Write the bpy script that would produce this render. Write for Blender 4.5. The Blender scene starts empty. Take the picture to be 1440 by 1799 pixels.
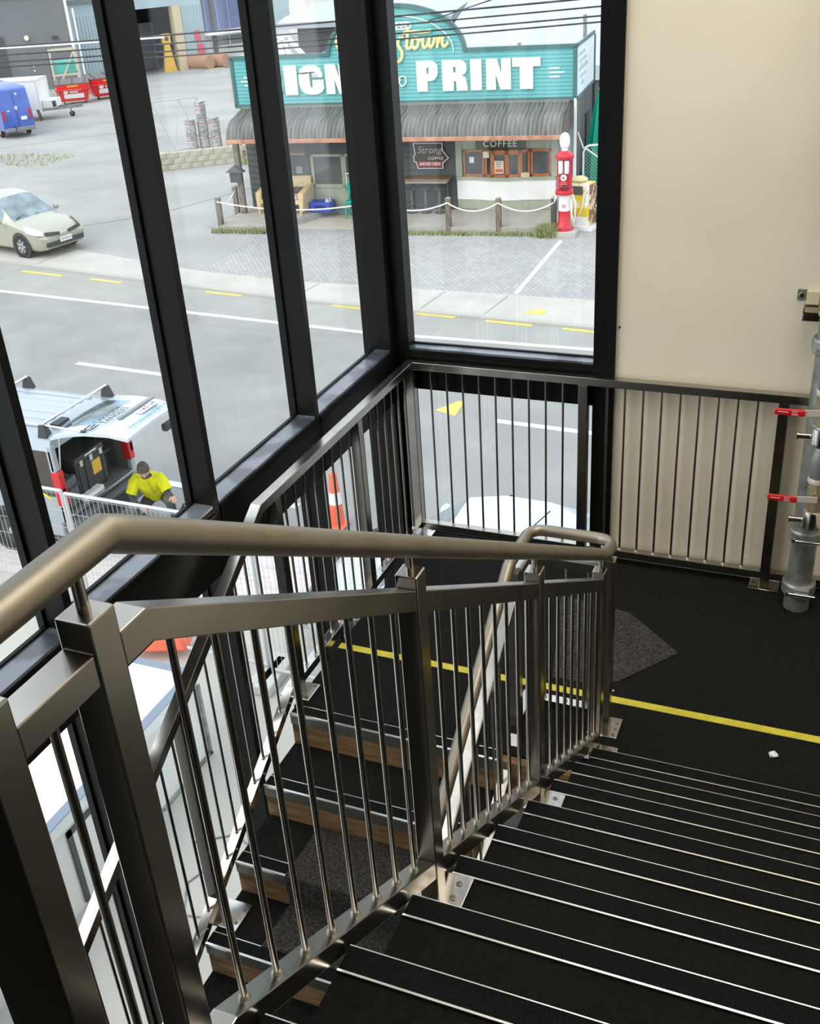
import bpy, math, random
from mathutils import Vector, Matrix
random.seed(7)
D = bpy.data
SC = bpy.context.scene
COL = SC.collection
PI = math.pi
# ------------------------------------------------------------------ camera
cd = D.cameras.new('camera'); cam = D.objects.new('camera', cd); COL.objects.link(cam)
cam.location = (2.2069, -5.0637, 3.2054)
cam.rotation_euler = (math.radians(61.1252), math.radians(3.5626), math.radians(22.3024))
cd.sensor_fit = 'HORIZONTAL'; cd.sensor_width = 36.0; cd.lens = 1875.04 * 36.0 / 1440.0
cd.clip_start = 0.05; cd.clip_end = 400
SC.camera = cam
# ------------------------------------------------------------------ sky (bright overcast)
wd = D.worlds.new('overcast_sky'); SC.world = wd; wd.use_nodes = True
nt = wd.node_tree; nt.nodes.clear()
wo = nt.nodes.new('ShaderNodeOutputWorld'); wb = nt.nodes.new('ShaderNodeBackground')
tc = nt.nodes.new('ShaderNodeTexCoord'); sx = nt.nodes.new('ShaderNodeSeparateXYZ')
rp = nt.nodes.new('ShaderNodeValToRGB')
rp.color_ramp.elements[0].position = 0.45; rp.color_ramp.elements[0].color = (0.80, 0.86, 0.94, 1)
rp.color_ramp.elements[1].position = 1.0; rp.color_ramp.elements[1].color = (0.80, 0.89, 1.0, 1)
mr = nt.nodes.new('ShaderNodeMapRange'); mr.inputs['From Min'].default_value = -1
nt.links.new(tc.outputs['Generated'], sx.inputs[0]); nt.links.new(sx.outputs['Z'], mr.inputs['Value'])
nt.links.new(mr.outputs[0], rp.inputs[0]); nt.links.new(rp.outputs[0], wb.inputs['Color'])
wb.inputs['Strength'].default_value = 1.95
nt.links.new(wb.outputs[0], wo.inputs['Surface'])
sd = D.lights.new('sun', 'SUN'); sun = D.objects.new('sun', sd); COL.objects.link(sun)
sd.energy = 1.9; sd.angle = math.radians(60); sd.color = (1, 0.91, 0.77)
sun.rotation_euler = (math.radians(50), math.radians(-10), math.radians(-24))
# ------------------------------------------------------------------ exposure
vs = SC.view_settings
vs.view_transform = 'Standard'; vs.look = 'None'; vs.gamma = 1.0; vs.use_curve_mapping = False
vs.exposure = 0.0
# ------------------------------------------------------------------ colours and materials
def lin(c): c /= 255.0; return c / 12.92 if c <= 0.04045 else ((c + 0.055) / 1.055) ** 2.4
def rgb(r, g, b): return (lin(r), lin(g), lin(b), 1.0)
MATS = {}
def mat(name, col, rough=0.6, metal=0.0, col2=None, scale=8.0, detail=4.0, amt=(0.35, 0.65), bump=0.0, bscale=None,
        stretch=(1, 1, 1), alpha=None, spec=0.5, emit=None, coat=0.0, rrange=None):
    if name in MATS: return MATS[name]
    m = D.materials.new(name); m.use_nodes = True; t = m.node_tree; n = t.nodes; L = t.links
    b = n['Principled BSDF']; b.inputs['Base Color'].default_value = col; b.inputs['Roughness'].default_value = rough
    b.inputs['Metallic'].default_value = metal; b.inputs['Specular IOR Level'].default_value = spec
    if coat: b.inputs['Coat Weight'].default_value = coat; b.inputs['Coat Roughness'].default_value = 0.05
    if emit: b.inputs['Emission Color'].default_value = col; b.inputs['Emission Strength'].default_value = emit
    if col2 is not None or bump or rrange:
        c = n.new('ShaderNodeTexCoord'); mp = n.new('ShaderNodeMapping'); mp.inputs['Scale'].default_value = stretch
        L.new(c.outputs['Object'], mp.inputs[0])
        no = n.new('ShaderNodeTexNoise'); no.inputs['Scale'].default_value = scale; no.inputs['Detail'].default_value = detail
        L.new(mp.outputs[0], no.inputs[0])
        if col2 is not None:
            r = n.new('ShaderNodeValToRGB'); r.color_ramp.elements[0].position = amt[0]; r.color_ramp.elements[1].position = amt[1]
            r.color_ramp.elements[0].color = col; r.color_ramp.elements[1].color = col2
            L.new(no.outputs['Fac'], r.inputs[0]); L.new(r.outputs[0], b.inputs['Base Color'])
        if rrange:
            q = n.new('ShaderNodeMapRange'); q.inputs['To Min'].default_value = rrange[0]; q.inputs['To Max'].default_value = rrange[1]
            L.new(no.outputs['Fac'], q.inputs['Value']); L.new(q.outputs[0], b.inputs['Roughness'])
        if bump:
            nb = n.new('ShaderNodeTexNoise'); nb.inputs['Scale'].default_value = bscale or scale * 6; nb.inputs['Detail'].default_value = 3
            L.new(mp.outputs[0], nb.inputs[0]); bp = n.new('ShaderNodeBump'); bp.inputs['Strength'].default_value = bump
            bp.inputs['Distance'].default_value = 0.01
            L.new(nb.outputs['Fac'], bp.inputs['Height']); L.new(bp.outputs[0], b.inputs['Normal'])
    MATS[name] = m; return m
def glass_mat(name, tint, refl=1.0):
    m = D.materials.new(name); m.use_nodes = True; t = m.node_tree; n = t.nodes; L = t.links; n.clear()
    o = n.new('ShaderNodeOutputMaterial'); mx = n.new('ShaderNodeMixShader'); tr = n.new('ShaderNodeBsdfTransparent')
    gl = n.new('ShaderNodeBsdfGlossy'); lw = n.new('ShaderNodeLayerWeight'); lw.inputs['Blend'].default_value = 0.5
    gl.inputs['Roughness'].default_value = 0.02; tr.inputs['Color'].default_value = tint
    pw = n.new('ShaderNodeMath'); pw.operation = 'POWER'; pw.inputs[1].default_value = 5.0
    ml = n.new('ShaderNodeMath'); ml.operation = 'MULTIPLY_ADD'; ml.inputs[1].default_value = 0.96 * refl; ml.inputs[2].default_value = 0.04 * refl
    L.new(lw.outputs['Facing'], pw.inputs[0]); L.new(pw.outputs[0], ml.inputs[0]); L.new(ml.outputs[0], mx.inputs[0])
    L.new(tr.outputs[0], mx.inputs[1]); L.new(gl.outputs[0], mx.inputs[2])
    L.new(mx.outputs[0], o.inputs[0]); MATS[name] = m; return m
def brick_mat(name, c1, c2, mortar, scale, bw=0.5, rh=0.25, msize=0.02, rot=0.0, bump=0.3, rough=0.9):
    m = D.materials.new(name); m.use_nodes = True; t = m.node_tree; n = t.nodes; L = t.links
    b = n['Principled BSDF']; b.inputs['Roughness'].default_value = rough; b.inputs['Specular IOR Level'].default_value = 0.2
    c = n.new('ShaderNodeTexCoord'); mp = n.new('ShaderNodeMapping'); mp.inputs['Rotation'].default_value = (0, 0, rot)
    L.new(c.outputs['Object'], mp.inputs[0]); br = n.new('ShaderNodeTexBrick'); L.new(mp.outputs[0], br.inputs[0])
    br.inputs['Color1'].default_value = c1; br.inputs['Color2'].default_value = c2; br.inputs['Mortar'].default_value = mortar
    br.inputs['Scale'].default_value = scale; br.inputs['Mortar Size'].default_value = msize
    br.inputs['Brick Width'].default_value = bw; br.inputs['Row Height'].default_value = rh
    no = n.new('ShaderNodeTexNoise'); no.inputs['Scale'].default_value = 0.7; L.new(c.outputs['Object'], no.inputs[0])
    mx = n.new('ShaderNodeMix'); mx.data_type = 'RGBA'; mx.blend_type = 'MULTIPLY'; mx.inputs[0].default_value = 0.35
    L.new(br.outputs['Color'], mx.inputs[6]); L.new(no.outputs['Color'], mx.inputs[7])
    hs = n.new('ShaderNodeHueSaturation'); hs.inputs['Saturation'].default_value = 0.25; hs.inputs['Value'].default_value = 1.15
    L.new(mx.outputs[2], hs.inputs['Color']); L.new(hs.outputs[0], b.inputs['Base Color'])
    MATS[name] = m; return m

STEEL = mat('satin_stainless', rgb(186, 181, 174), 0.25, 1.0, rgb(168, 162, 154), 7, 5, (0.3, 0.75), rrange=(0.17, 0.30))
STEEL_LIT = mat('lit_stainless', rgb(206, 204, 200), 0.2, 1.0, rgb(188, 184, 178), 14, 4, rrange=(0.14, 0.24))  # same steel lightened: sky reflection put into the colour of rails and plates
WELD = mat('weld_bead', rgb(205, 200, 190), 0.35, 1.0)
BLACK = mat('black_powdercoat', rgb(14, 15, 14), 0.4, 0.0, rgb(19, 20, 19), 5, spec=0.14)
DUST_SKY = mat('dusty_sky_sill', rgb(104, 112, 124), 0.22, 0.0, rgb(58, 64, 74), 5, 7, (0.46, 0.56), spec=1.0, rrange=(0.14, 0.4))  # dust mottling, with blue-grey sky reflection also put into the colour
PLASTER = mat('plasterboard', rgb(226, 217, 198), 0.85, 0, rgb(219, 209, 188), 1.3, 3, bump=0.05, bscale=60)
DKWALL = mat('charcoal_wall', rgb(72, 64, 55), 0.85, 0, rgb(62, 55, 47), 1.5)
CARPET = mat('black_carpet', rgb(22, 23, 21), 0.97, 0, rgb(34, 34, 31), 60, 5, (0.3, 0.75), bump=0.5, bscale=420, spec=0.1)
CARPET2 = mat('charcoal_carpet_tile', rgb(44, 42, 40), 0.97, 0, rgb(84, 81, 78), 90, 6, (0.35, 0.7), bump=0.7, bscale=300, spec=0.1)
INSERT = mat('nosing_insert', rgb(16, 18, 18), 0.75, 0, rgb(26, 28, 28), 240, 2, (0.45, 0.55), bump=0.9, bscale=300, spec=0.12)
ALU = mat('aluminium', rgb(225, 225, 220), 0.28, 1.0)
ALUD = mat('aluminium_lip', rgb(120, 118, 110), 0.45, 0.8)
TIMBER = mat('rough_sawn_pine', rgb(150, 116, 76), 0.8, 0, rgb(110, 82, 52), 5, 6, stretch=(1, 8, 8), bump=0.2, bscale=30)
TAPE = mat('yellow_tape', rgb(214, 200, 62), 0.55, 0, rgb(196, 180, 50), 14, 3)
GLASS = glass_mat('window_glass', (0.975, 0.985, 0.98, 1), 0.5)
CARGLASS = mat('reflecting_car_glass', rgb(84, 100, 110), 0.05, 0, rgb(130, 150, 156), 2.5, 2, spec=1.0, coat=0.6)  # pale bluish tones put a reflection into the glass colour
GALV = mat('galvanised_pipe', rgb(168, 172, 166), 0.38, 0.55, rgb(124, 128, 124), 12, 5, rrange=(0.28, 0.5))
CHROME = mat('polished_coupling', rgb(225, 222, 214), 0.14, 1.0)
BRASS = mat('pale_brass', rgb(190, 178, 150), 0.35, 0.5, rgb(160, 146, 116), 20)
RED = mat('red_vinyl', rgb(206, 24, 30), 0.4, 0, rgb(190, 18, 24), 12)
WHITEP = mat('white_paint', rgb(238, 238, 236), 0.5)
DARK = mat('dark_interior', rgb(84, 87, 84), 0.8)
STEEL_SHADE = mat('shaded_stainless', rgb(146, 141, 134), 0.28, 1.0, rgb(130, 125, 118), 7, 5, (0.3, 0.75), rrange=(0.2, 0.34))  # same steel darkened: shade put into the colour of glazing posts and balusters
HANDR = mat('handrail_stainless', rgb(158, 151, 138), 0.36, 1.0, rgb(140, 132, 118), 6, 5, (0.3, 0.75), rrange=(0.40, 0.52))
# outdoor
ASPH = mat('asphalt', rgb(158, 158, 156), 0.95, 0, rgb(143, 143, 142), 0.8, 8, (0.3, 0.7), bump=0.4, bscale=40, spec=0.15)
SHOULD = mat('asphalt_shoulder', rgb(166, 167, 162), 0.95, 0, rgb(154, 155, 151), 1.2, 8, (0.3, 0.7), spec=0.15)
CONC = mat('footpath_concrete', rgb(194, 191, 184), 0.9, 0, rgb(180, 177, 170), 1.1, 7, (0.3, 0.7), spec=0.15)
DRIVE = mat('driveway_concrete', rgb(174, 173, 170), 0.92, 0, rgb(154, 154, 152), 0.35, 9, (0.3, 0.7), stretch=(1, 1.6, 1), spec=0.15)
PINK = brick_mat('pink_paving', rgb(218, 176, 172), rgb(208, 164, 160), rgb(222, 200, 194), 1.0, 0.22, 0.11, 0.012)
PAVER = brick_mat('grey_pavers', rgb(180, 177, 170), rgb(168, 165, 158), rgb(158, 156, 150), 1.0, 0.21, 0.105, 0.010, rot=0.9)
MARKW = mat('white_road_paint', rgb(236, 236, 234), 0.7, 0, rgb(222, 222, 220), 6)
MARKY = mat('yellow_road_paint', rgb(218, 196, 92), 0.7, 0, rgb(206, 188, 120), 6)
GRASS = mat('grass', rgb(142, 152, 98), 0.9, 0, rgb(172, 174, 130), 9)
TEAL = mat('teal_weatherboard', rgb(112, 184, 184), 0.6, 0, rgb(92, 168, 170), 1.6, 5, stretch=(1, 1, 3))
TEALD = mat('grey_teal_trim', rgb(78, 112, 112), 0.6)
LETTER = mat('weathered_white', rgb(240, 236, 228), 0.7, 0, rgb(196, 186, 172), 5, 7, (0.55, 0.78), stretch=(3, 1, 1))
CREAM = mat('cream_script', rgb(240, 222, 160), 0.6)
IRON = mat('weathered_iron', rgb(150, 151, 146), 0.55, 0.2, rgb(108, 106, 102), 2.2, 5, (0.3, 0.72), stretch=(6, .6, .6))
RUST = mat('rusty_gutter', rgb(196, 150, 122), 0.7, 0, rgb(170, 112, 84), 4)
DKBOARD = mat('charcoal_weatherboard', rgb(100, 102, 102), 0.7, 0, rgb(86, 88, 88), 2, stretch=(1, 1, 4))
SAGE = mat('sage_green_paint', rgb(178, 184, 164), 0.65, 0, rgb(164, 170, 150), 4)
ORWOOD = mat('orange_timber_joinery', rgb(196, 128, 84), 0.5, 0, rgb(172, 104, 62), 5, stretch=(4, 4, 1))
SHOPWHITE = mat('white_rough_plaster', rgb(252, 251, 248), 0.85, 0, rgb(244, 243, 240), 2)
DECK = mat('silvered_decking', rgb(184, 180, 172), 0.85, 0, rgb(164, 159, 150), 3, 6, stretch=(1, 6, 1))
POSTW = mat('weathered_post', rgb(140, 128, 114), 0.85, 0, rgb(96, 86, 76), 6, 5, stretch=(4, 4, 1))
ROPE = mat('white_rope', rgb(236, 232, 220), 0.9)
PUMPRED = mat('pump_red', rgb(206, 40, 56), 0.35, 0, rgb(190, 34, 48), 3, coat=0.3)
WICKER = mat('wicker', rgb(226, 204, 160), 0.8, 0, rgb(200, 174, 128), 40, bump=0.4, bscale=90)
BLUEPL = mat('blue_plastic', rgb(44, 70, 190), 0.4)
TEALPL = mat('teal_plastic', rgb(30, 176, 160), 0.45)
VANBLUE = mat('van_blue', rgb(62, 100, 186), 0.3, 0, rgb(56, 92, 176), 2, coat=0.5)
CARGOLD = mat('car_champagne', rgb(178, 177, 162), 0.35, 0.3, coat=0.5)
CARWHITE = mat('car_white', rgb(198, 210, 218), 0.3, 0.0, coat=0.5)
SILVER = mat('van_silver', rgb(172, 180, 188), 0.35, 0.3, coat=0.4)
TYRE = mat('tyre_rubber', rgb(40, 41, 42), 0.85)
RIM = mat('wheel_rim', rgb(200, 202, 204), 0.35, 0.7)
LAMPRED = mat('red_lens', rgb(200, 28, 36), 0.2, coat=0.5)
LAMPCLR = mat('clear_lens', rgb(190, 192, 186), 0.15, coat=0.5)
BLKPL = mat('black_plastic', rgb(60, 62, 63), 0.5)
BINRED = mat('bin_red', rgb(222, 44, 44), 0.4)
GREYCL = mat('grey_cladding', rgb(118, 121, 124), 0.7, 0, rgb(110, 113, 116), 0.5)
BLUECL = mat('pale_blue_cladding', rgb(176, 192, 196), 0.6, 0, rgb(164, 182, 186), 0.5)
INDIGO = mat('indigo_cladding', rgb(112, 118, 150), 0.6)
WHITECL = mat('white_block', rgb(232, 231, 226), 0.85, 0, rgb(206, 205, 198), 0.9, 7)
PALEROOF = mat('pale_roof_sheet', rgb(186, 195, 204), 0.55, 0, rgb(178, 187, 196), 0.6)
DKROOF = mat('dark_shed', rgb(92, 88, 88), 0.7)
TERRA = mat('terracotta', rgb(176, 132, 102), 0.8)
YEL = mat('safety_yellow', rgb(226, 178, 60), 0.5)
LIME = mat('lime_bin', rgb(206, 216, 30), 0.5)
HIVIS = mat('hi_vis_yellow', rgb(226, 226, 24), 0.8, 0, rgb(206, 204, 16), 9, 4)
SKIN = mat('skin', rgb(206, 164, 140), 0.6)
HAIR = mat('hair_brown_grey', rgb(96, 86, 80), 0.8, 0, rgb(70, 62, 58), 40)
NAVY = mat('dark_workwear', rgb(74, 76, 80), 0.9)
ORANGE = mat('barrier_orange', rgb(236, 112, 82), 0.5)
BLOCKW = mat('mossy_block', rgb(196, 190, 172), 0.9, 0, rgb(160, 154, 132), 3, 7, (0.4, 0.65))
KEG = mat('keg_steel', rgb(205, 205, 203), 0.35, 0.4, rgb(150, 146, 142), 10)
WIREB = mat('cable_black', rgb(40, 42, 44), 0.6)
HEDGE = mat('hedge_leaf', rgb(120, 150, 66), 0.9, 0, rgb(88, 120, 44), 5)

# ------------------------------------------------------------------ mesh helpers
class MB:
    def __init__(s): s.v = []; s.f = []
    def add(s, vs, fs):
        o = len(s.v); s.v += [tuple(v) for v in vs]; s.f += [tuple(i + o for i in f) for f in fs]; return s
    def box(s, x0, y0, z0, x1, y1, z1):
        return s.add([(x0,y0,z0),(x1,y0,z0),(x1,y1,z0),(x0,y1,z0),(x0,y0,z1),(x1,y0,z1),(x1,y1,z1),(x0,y1,z1)],
                     [(0,3,2,1),(4,5,6,7),(0,1,5,4),(1,2,6,5),(2,3,7,6),(3,0,4,7)])
    def hexa(s, p): return s.add(p, [(0,3,2,1),(4,5,6,7),(0,1,5,4),(1,2,6,5),(2,3,7,6),(3,0,4,7)])
    def bar(s, p0, p1, w, h, up=(0, 0, 1)):
        p0 = Vector(p0); p1 = Vector(p1); d = (p1 - p0).normalized(); u = Vector(up)
        a = d.cross(u); 
        if a.length < 1e-4: a = d.cross(Vector((1, 0, 0)))
        a.normalize(); b = a.cross(d).normalized(); a *= w / 2; b *= h / 2
        return s.hexa([p0-a-b, p0+a-b, p1+a-b, p1-a-b, p0-a+b, p0+a+b, p1+a+b, p1-a+b])
    def cyl(s, p0, p1, r0, r1=None, n=12, caps=True):
        r1 = r0 if r1 is None else r1
        p0 = Vector(p0); p1 = Vector(p1); d = (p1 - p0).normalized()
        a = d.cross(Vector((0, 0, 1)))
        if a.length < 1e-3: a = Vector((1, 0, 0))
        a.normalize(); b = d.cross(a)
        vs = []
        for p, r in ((p0, r0), (p1, r1)):
            for i in range(n):
                t = 2 * PI * i / n; vs.append(p + a * (r * math.cos(t)) + b * (r * math.sin(t)))
        fs = [(i, (i + 1) % n, n + (i + 1) % n, n + i) for i in range(n)]
        if caps: fs += [tuple(range(n))[::-1], tuple(range(n, 2 * n))]
        return s.add(vs, fs)
    def tube(s, pts, r, n=8, caps=True):
        pts = [Vector(p) for p in pts]; m = len(pts); rr = r if isinstance(r, (list, tuple)) else [r] * m
        vs = []; a = None
        for i, p in enumerate(pts):
            d = ((pts[min(i+1, m-1)] - p).normalized() + (p - pts[max(i-1, 0)]).normalized())
            d = d.normalized() if d.length > 1e-6 else Vector((0, 0, 1))
            if a is None:
                a = d.cross(Vector((0, 0, 1)))
                if a.length < 1e-2: a = d.cross(Vector((1, 0, 0)))
            a = (a - d * a.dot(d)).normalized(); b = d.cross(a)
            # keep the section true in a mitre
            k = 1.0
            for j in range(n):
                t = 2 * PI * j / n; vs.append(p + a * (rr[i] * math.cos(t)) + b * (rr[i] * math.sin(t)))
        fs = []
        for i in range(m - 1):
            for j in range(n): fs.append((i*n+j, i*n+(j+1) % n, (i+1)*n+(j+1) % n, (i+1)*n+j))
        if caps: fs += [tuple(range(n))[::-1], tuple(range((m-1)*n, m*n))]
        return s.add(vs, fs)
    def lathe(s, prof, c=(0, 0, 0), n=16, ax='z', caps=True):
        vs = []
        for r, h in prof:
            for j in range(n):
                t = 2 * PI * j / n; x, y = r * math.cos(t), r * math.sin(t)
                p = (x, y, h) if ax == 'z' else ((h, x, y) if ax == 'x' else (y, h, x))
                vs.append((c[0] + p[0], c[1] + p[1], c[2] + p[2]))
        m = len(prof); fs = []
        for i in range(m - 1):
            for j in range(n): fs.append((i*n+j, i*n+(j+1) % n, (i+1)*n+(j+1) % n, (i+1)*n+j))
        if caps: fs += [tuple(range(n))[::-1], tuple(range((m-1)*n, m*n))]
        return s.add(vs, fs)
    def prism(s, poly, fn, d0, d1):
        """poly of (a,b); fn(a,b,d)->xyz"""
        n = len(poly)
        vs = [fn(a, b, d0) for a, b in poly] + [fn(a, b, d1) for a, b in poly]
        fs = [tuple(range(n))[::-1], tuple(range(n, 2 * n))] + [(i, (i+1) % n, n+(i+1) % n, n+i) for i in range(n)]
        return s.add(vs, fs)
    def build(s, name, m, parent=None, smooth=True, bevel=0.0):
        me = D.meshes.new(name); me.from_pydata(s.v, [], s.f); me.validate(); 
        import bmesh
        bm = bmesh.new(); bm.from_mesh(me); bmesh.ops.recalc_face_normals(bm, faces=bm.faces); bm.to_mesh(me); bm.free()
        for mm in (m if isinstance(m, (list, tuple)) else [m]): me.materials.append(mm)
        if smooth:
            me.polygons.foreach_set('use_smooth', [True] * len(me.polygons)); me.set_sharp_from_angle(angle=math.radians(32))
        o = D.objects.new(name, me); COL.objects.link(o)
        if parent is not None: adopt(o, parent)
        if bevel:
            b = o.modifiers.new('bevel', 'BEVEL'); b.width = bevel; b.segments = 2; b.limit_method = 'ANGLE'
        return o
WORLDINV = {}
def adopt(o, parent):
    o.parent = parent
    if parent.name in WORLDINV: o.matrix_parent_inverse = WORLDINV[parent.name]
def thing(name, label=None, cat=None, loc=(0, 0, 0), rz=0.0, group=None, world=False, kind=None):
    o = D.objects.new(name, None); COL.objects.link(o); o.location = loc; o.rotation_euler = (0, 0, rz); o.empty_display_size = 0.1
    tag(o, label, cat, group, kind)
    if world: WORLDINV[o.name] = Matrix.Translation(-Vector(loc))
    return o
def tag(o, label=None, cat=None, group=None, kind=None):
    if label: o['label'] = label
    if cat: o['category'] = cat
    if group: o['group'] = group
    if kind: o['kind'] = kind
    return o
def copyc(o, parent, loc=None, rot=None):
    c = o.copy(); COL.objects.link(c); c.parent = parent; c.matrix_parent_inverse = o.matrix_parent_inverse.copy()
    if loc is not None: c.location = loc
    if rot is not None: c.rotation_euler = rot
    return c
def dup(root, loc, rz=None, label=None, group=None):
    r = root.copy(); COL.objects.link(r); r.location = loc
    if rz is not None: r.rotation_euler = (0, 0, rz)
    if label: r['label'] = label
    if group: r['group'] = group
    for ch in list(root.children):
        c = copyc(ch, r)
        for g in list(ch.children): copyc(g, c)
    return r
def struct(name, mb, m, parent=None, **k):
    o = mb.build(name, m, parent, **k)
    if parent is None: o['kind'] = 'structure'
    return o
def text(name, s, size, m, parent, origin, xdir, ydir, depth=0.004, align='CENTER', offset=0.0, shear=0.0, space=1.0, res=3):
    cu = D.curves.new(name, 'FONT'); cu.body = s; cu.size = size; cu.extrude = depth; cu.align_x = align; cu.align_y = 'CENTER'
    cu.offset = offset; cu.shear = shear; cu.space_character = space; cu.resolution_u = res
    t = D.objects.new(name + '_tmp', cu); COL.objects.link(t)
    me = D.meshes.new_from_object(t.evaluated_get(bpy.context.evaluated_depsgraph_get()))
    D.objects.remove(t); D.curves.remove(cu)
    x = Vector(xdir).normalized(); y = Vector(ydir).normalized(); z = x.cross(y)
    M = Matrix((x, y, z)).transposed().to_4x4(); M.translation = Vector(origin); me.transform(M)
    me.materials.clear(); me.materials.append(m); me.name = name
    o = D.objects.new(name, me); COL.objects.link(o); adopt(o, parent); return o
def lerp(a, b, t): return a + (b - a) * t
def sag(p0, p1, drop, n=9):
    p0 = Vector(p0); p1 = Vector(p1)
    return [p0.lerp(p1, i/(n-1)) - Vector((0, 0, drop * 4 * (i/(n-1)) * (1 - i/(n-1)))) for i in range(n)]
# ================================================================== ROOM SHELL
R_, G_ = 0.179, 0.3007
ZG = -3.7
ZC = 5.2
struct('floor', MB().box(0.0, -1.66, -0.22, 3.3, 0.075, 0.0).box(1.447, -1.713, -0.22, 3.3, -1.66, 0.0), CARPET, smooth=False)
fu = struct('floor', MB().box(1.447, -4.42, 1.39, 3.3, -4.12, 9 * R_).box(-0.3, -8.2, 1.39, 3.3, -4.78, 9 * R_).box(1.447, -4.78, 1.39, 3.3, -4.42, 9 * R_), CARPET, smooth=False)
struct('wall_back', MB().box(1.105, 0.075, -0.25, 3.3, 0.25, ZC), PLASTER, smooth=False)
struct('wall_right', MB().box(3.3, -8.2, ZG, 3.5, 0.25, ZC), PLASTER, smooth=False)
struct('wall_front', MB().box(-0.3, -8.4, ZG, 3.5, -8.2, ZC), DKWALL, smooth=False)
struct('ceiling', MB().box(-0.3, -8.4, ZC, 3.5, 0.25, ZC + 0.2), PLASTER, smooth=False)
struct('floor', MB().box(-0.3, -8.2, ZG - 0.1, 3.3, 0.25, ZG + 0.02), CONC, smooth=False)
struct('shade_wall_left', MB().box(-0.3, -8.2, ZG, -0.12, -4.64, ZC), DKWALL, smooth=False)  # unseen wall added to block daylight and darken the steel's reflections
# stair void lining under the landing
struct('wall_void', MB().box(0.0, -0.1, ZG, 3.3, 0.06, -0.22), DKBOARD, smooth=False)

# ---- left glazing
XI, XG = -0.122, -0.233
def curtain_left():
    w = thing('window_1', kind='structure')
    mp = None
    ys = [-0.92 - 0.93 * k for k in range(0, 5)]
    for i, y in enumerate(ys):
        if mp is None:
            mp = MB().box(XG - 0.03, y, ZG, XI, y + 0.036, ZC).box(XG - 0.005, y - 0.012, ZG, XG + 0.012, y + 0.048, ZC).build('mullion', BLACK, w, smooth=False)
        else: copyc(mp, w, loc=(0, -0.93 * i, 0))
    MB().box(XG - 0.05, -0.003, ZG, XI, 0.065, ZC).box(XG - 0.05, 0.065, ZG, -0.041, 0.155, ZC).build('corner_post', BLACK, w, smooth=False)
    edges = [-0.003] + [y + 0.045 for y in ys]
    z1, z0 = 1.16, 0.845
    for i, y in enumerate(ys):
        ya, yb = y + 0.045, ([-0.003] + ys)[i]
        t = MB().box(XG - 0.02, ya, z0, XI + 0.0, yb, z1 - 0.012)
        t.box(XI - 0.001, ya, z1 - 0.045, XI + 0.006, yb, z1 - 0.033)
        o = t.build('transom', BLACK, w, smooth=False)
        MB().box(XG + 0.004, ya, z1 - 0.012, XI - 0.004, yb, z1).build('sill', DUST_SKY, o, smooth=False)
        MB().box(XG - 0.02, ya, -1.45, XI, yb, -1.33).build('transom', BLACK, w, smooth=False)
        MB().box(XG - 0.004, ya, z1, XG + 0.004, yb, ZC).build('glass_pane', GLASS, w, smooth=False)
        MB().box(XG - 0.004, ya, -1.33, XG + 0.004, yb, z0).build('glass_pane', GLASS, w, smooth=False)
        MB().box(XG - 0.004, ya, ZG, XG + 0.004, yb, -1.45).build('glass_pane', GLASS, w, smooth=False)
        MB().box(XG, ya, z1, XG + 0.016, yb, z1 + 0.008).build('gasket', BLACK, w, smooth=False)
curtain_left()
def curtain_back():
    w = thing('window_2', kind='structure')
    z1, z0 = 1.16, 0.92; xa, xb = -0.041, 0.992
    MB().box(xb, 0.062, ZG, 1.105, 0.17, ZC).box(1.03, 0.055, ZG, 1.105, 0.065, ZC).build('mullion', BLACK, w, smooth=False)
    o = MB().box(xa, 0.065, z0, xb, 0.17, z1 - 0.012).box(xa, 0.059, z1 - 0.045, xb, 0.066, z1 - 0.033).build('transom', BLACK, w, smooth=False)
    MB().box(xa, 0.069, z1 - 0.012, xb, 0.15, z1).build('sill', DUST_SKY, o, smooth=False)
    MB().box(xa, 0.065, -0.25, xb, 0.17, -0.0).build('transom', BLACK, w, smooth=False)
    MB().box(xa, 0.151, z1, xb, 0.159, ZC).build('glass_pane', GLASS, w, smooth=False)
    MB().box(xa, 0.151, 0.0, xb, 0.159, z0).build('glass_pane', GLASS, w, smooth=False)
    MB().box(xa, 0.135, z1, xb, 0.151, z1 + 0.008).build('gasket', BLACK, w, smooth=False)
curtain_back()

# added light panel over the stair hall, out of view, brightening the wall
def fill_lamp(x, y, e):
    t = thing('fill_panel', 'unseen light panel added above the stair hall to brighten it', 'added light', (x, y, ZC), world=True)
    MB().box(x - 0.92, y - 1.22, ZC - 0.06, x + 0.92, y + 1.22, ZC).build('fill_housing', WHITEP, t, smooth=False)
    MB().box(x - 0.9, y - 1.2, ZC - 0.066, x + 0.9, y + 1.2, ZC - 0.06).build('fill_diffuser', mat('fill_glow', (1, 0.95, 0.87, 1), 0.5, emit=1.2), t, smooth=False)
    ld = D.lights.new('fill_lamp', 'AREA'); ld.shape = 'RECTANGLE'; ld.size = 1.8; ld.size_y = 2.4; ld.energy = e; ld.color = (1, 0.95, 0.87)
    lo = D.objects.new('fill_lamp', ld); COL.objects.link(lo); lo.location = (x, y, ZC - 0.08)
fill_lamp(2.35, -1.5, 72)

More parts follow.
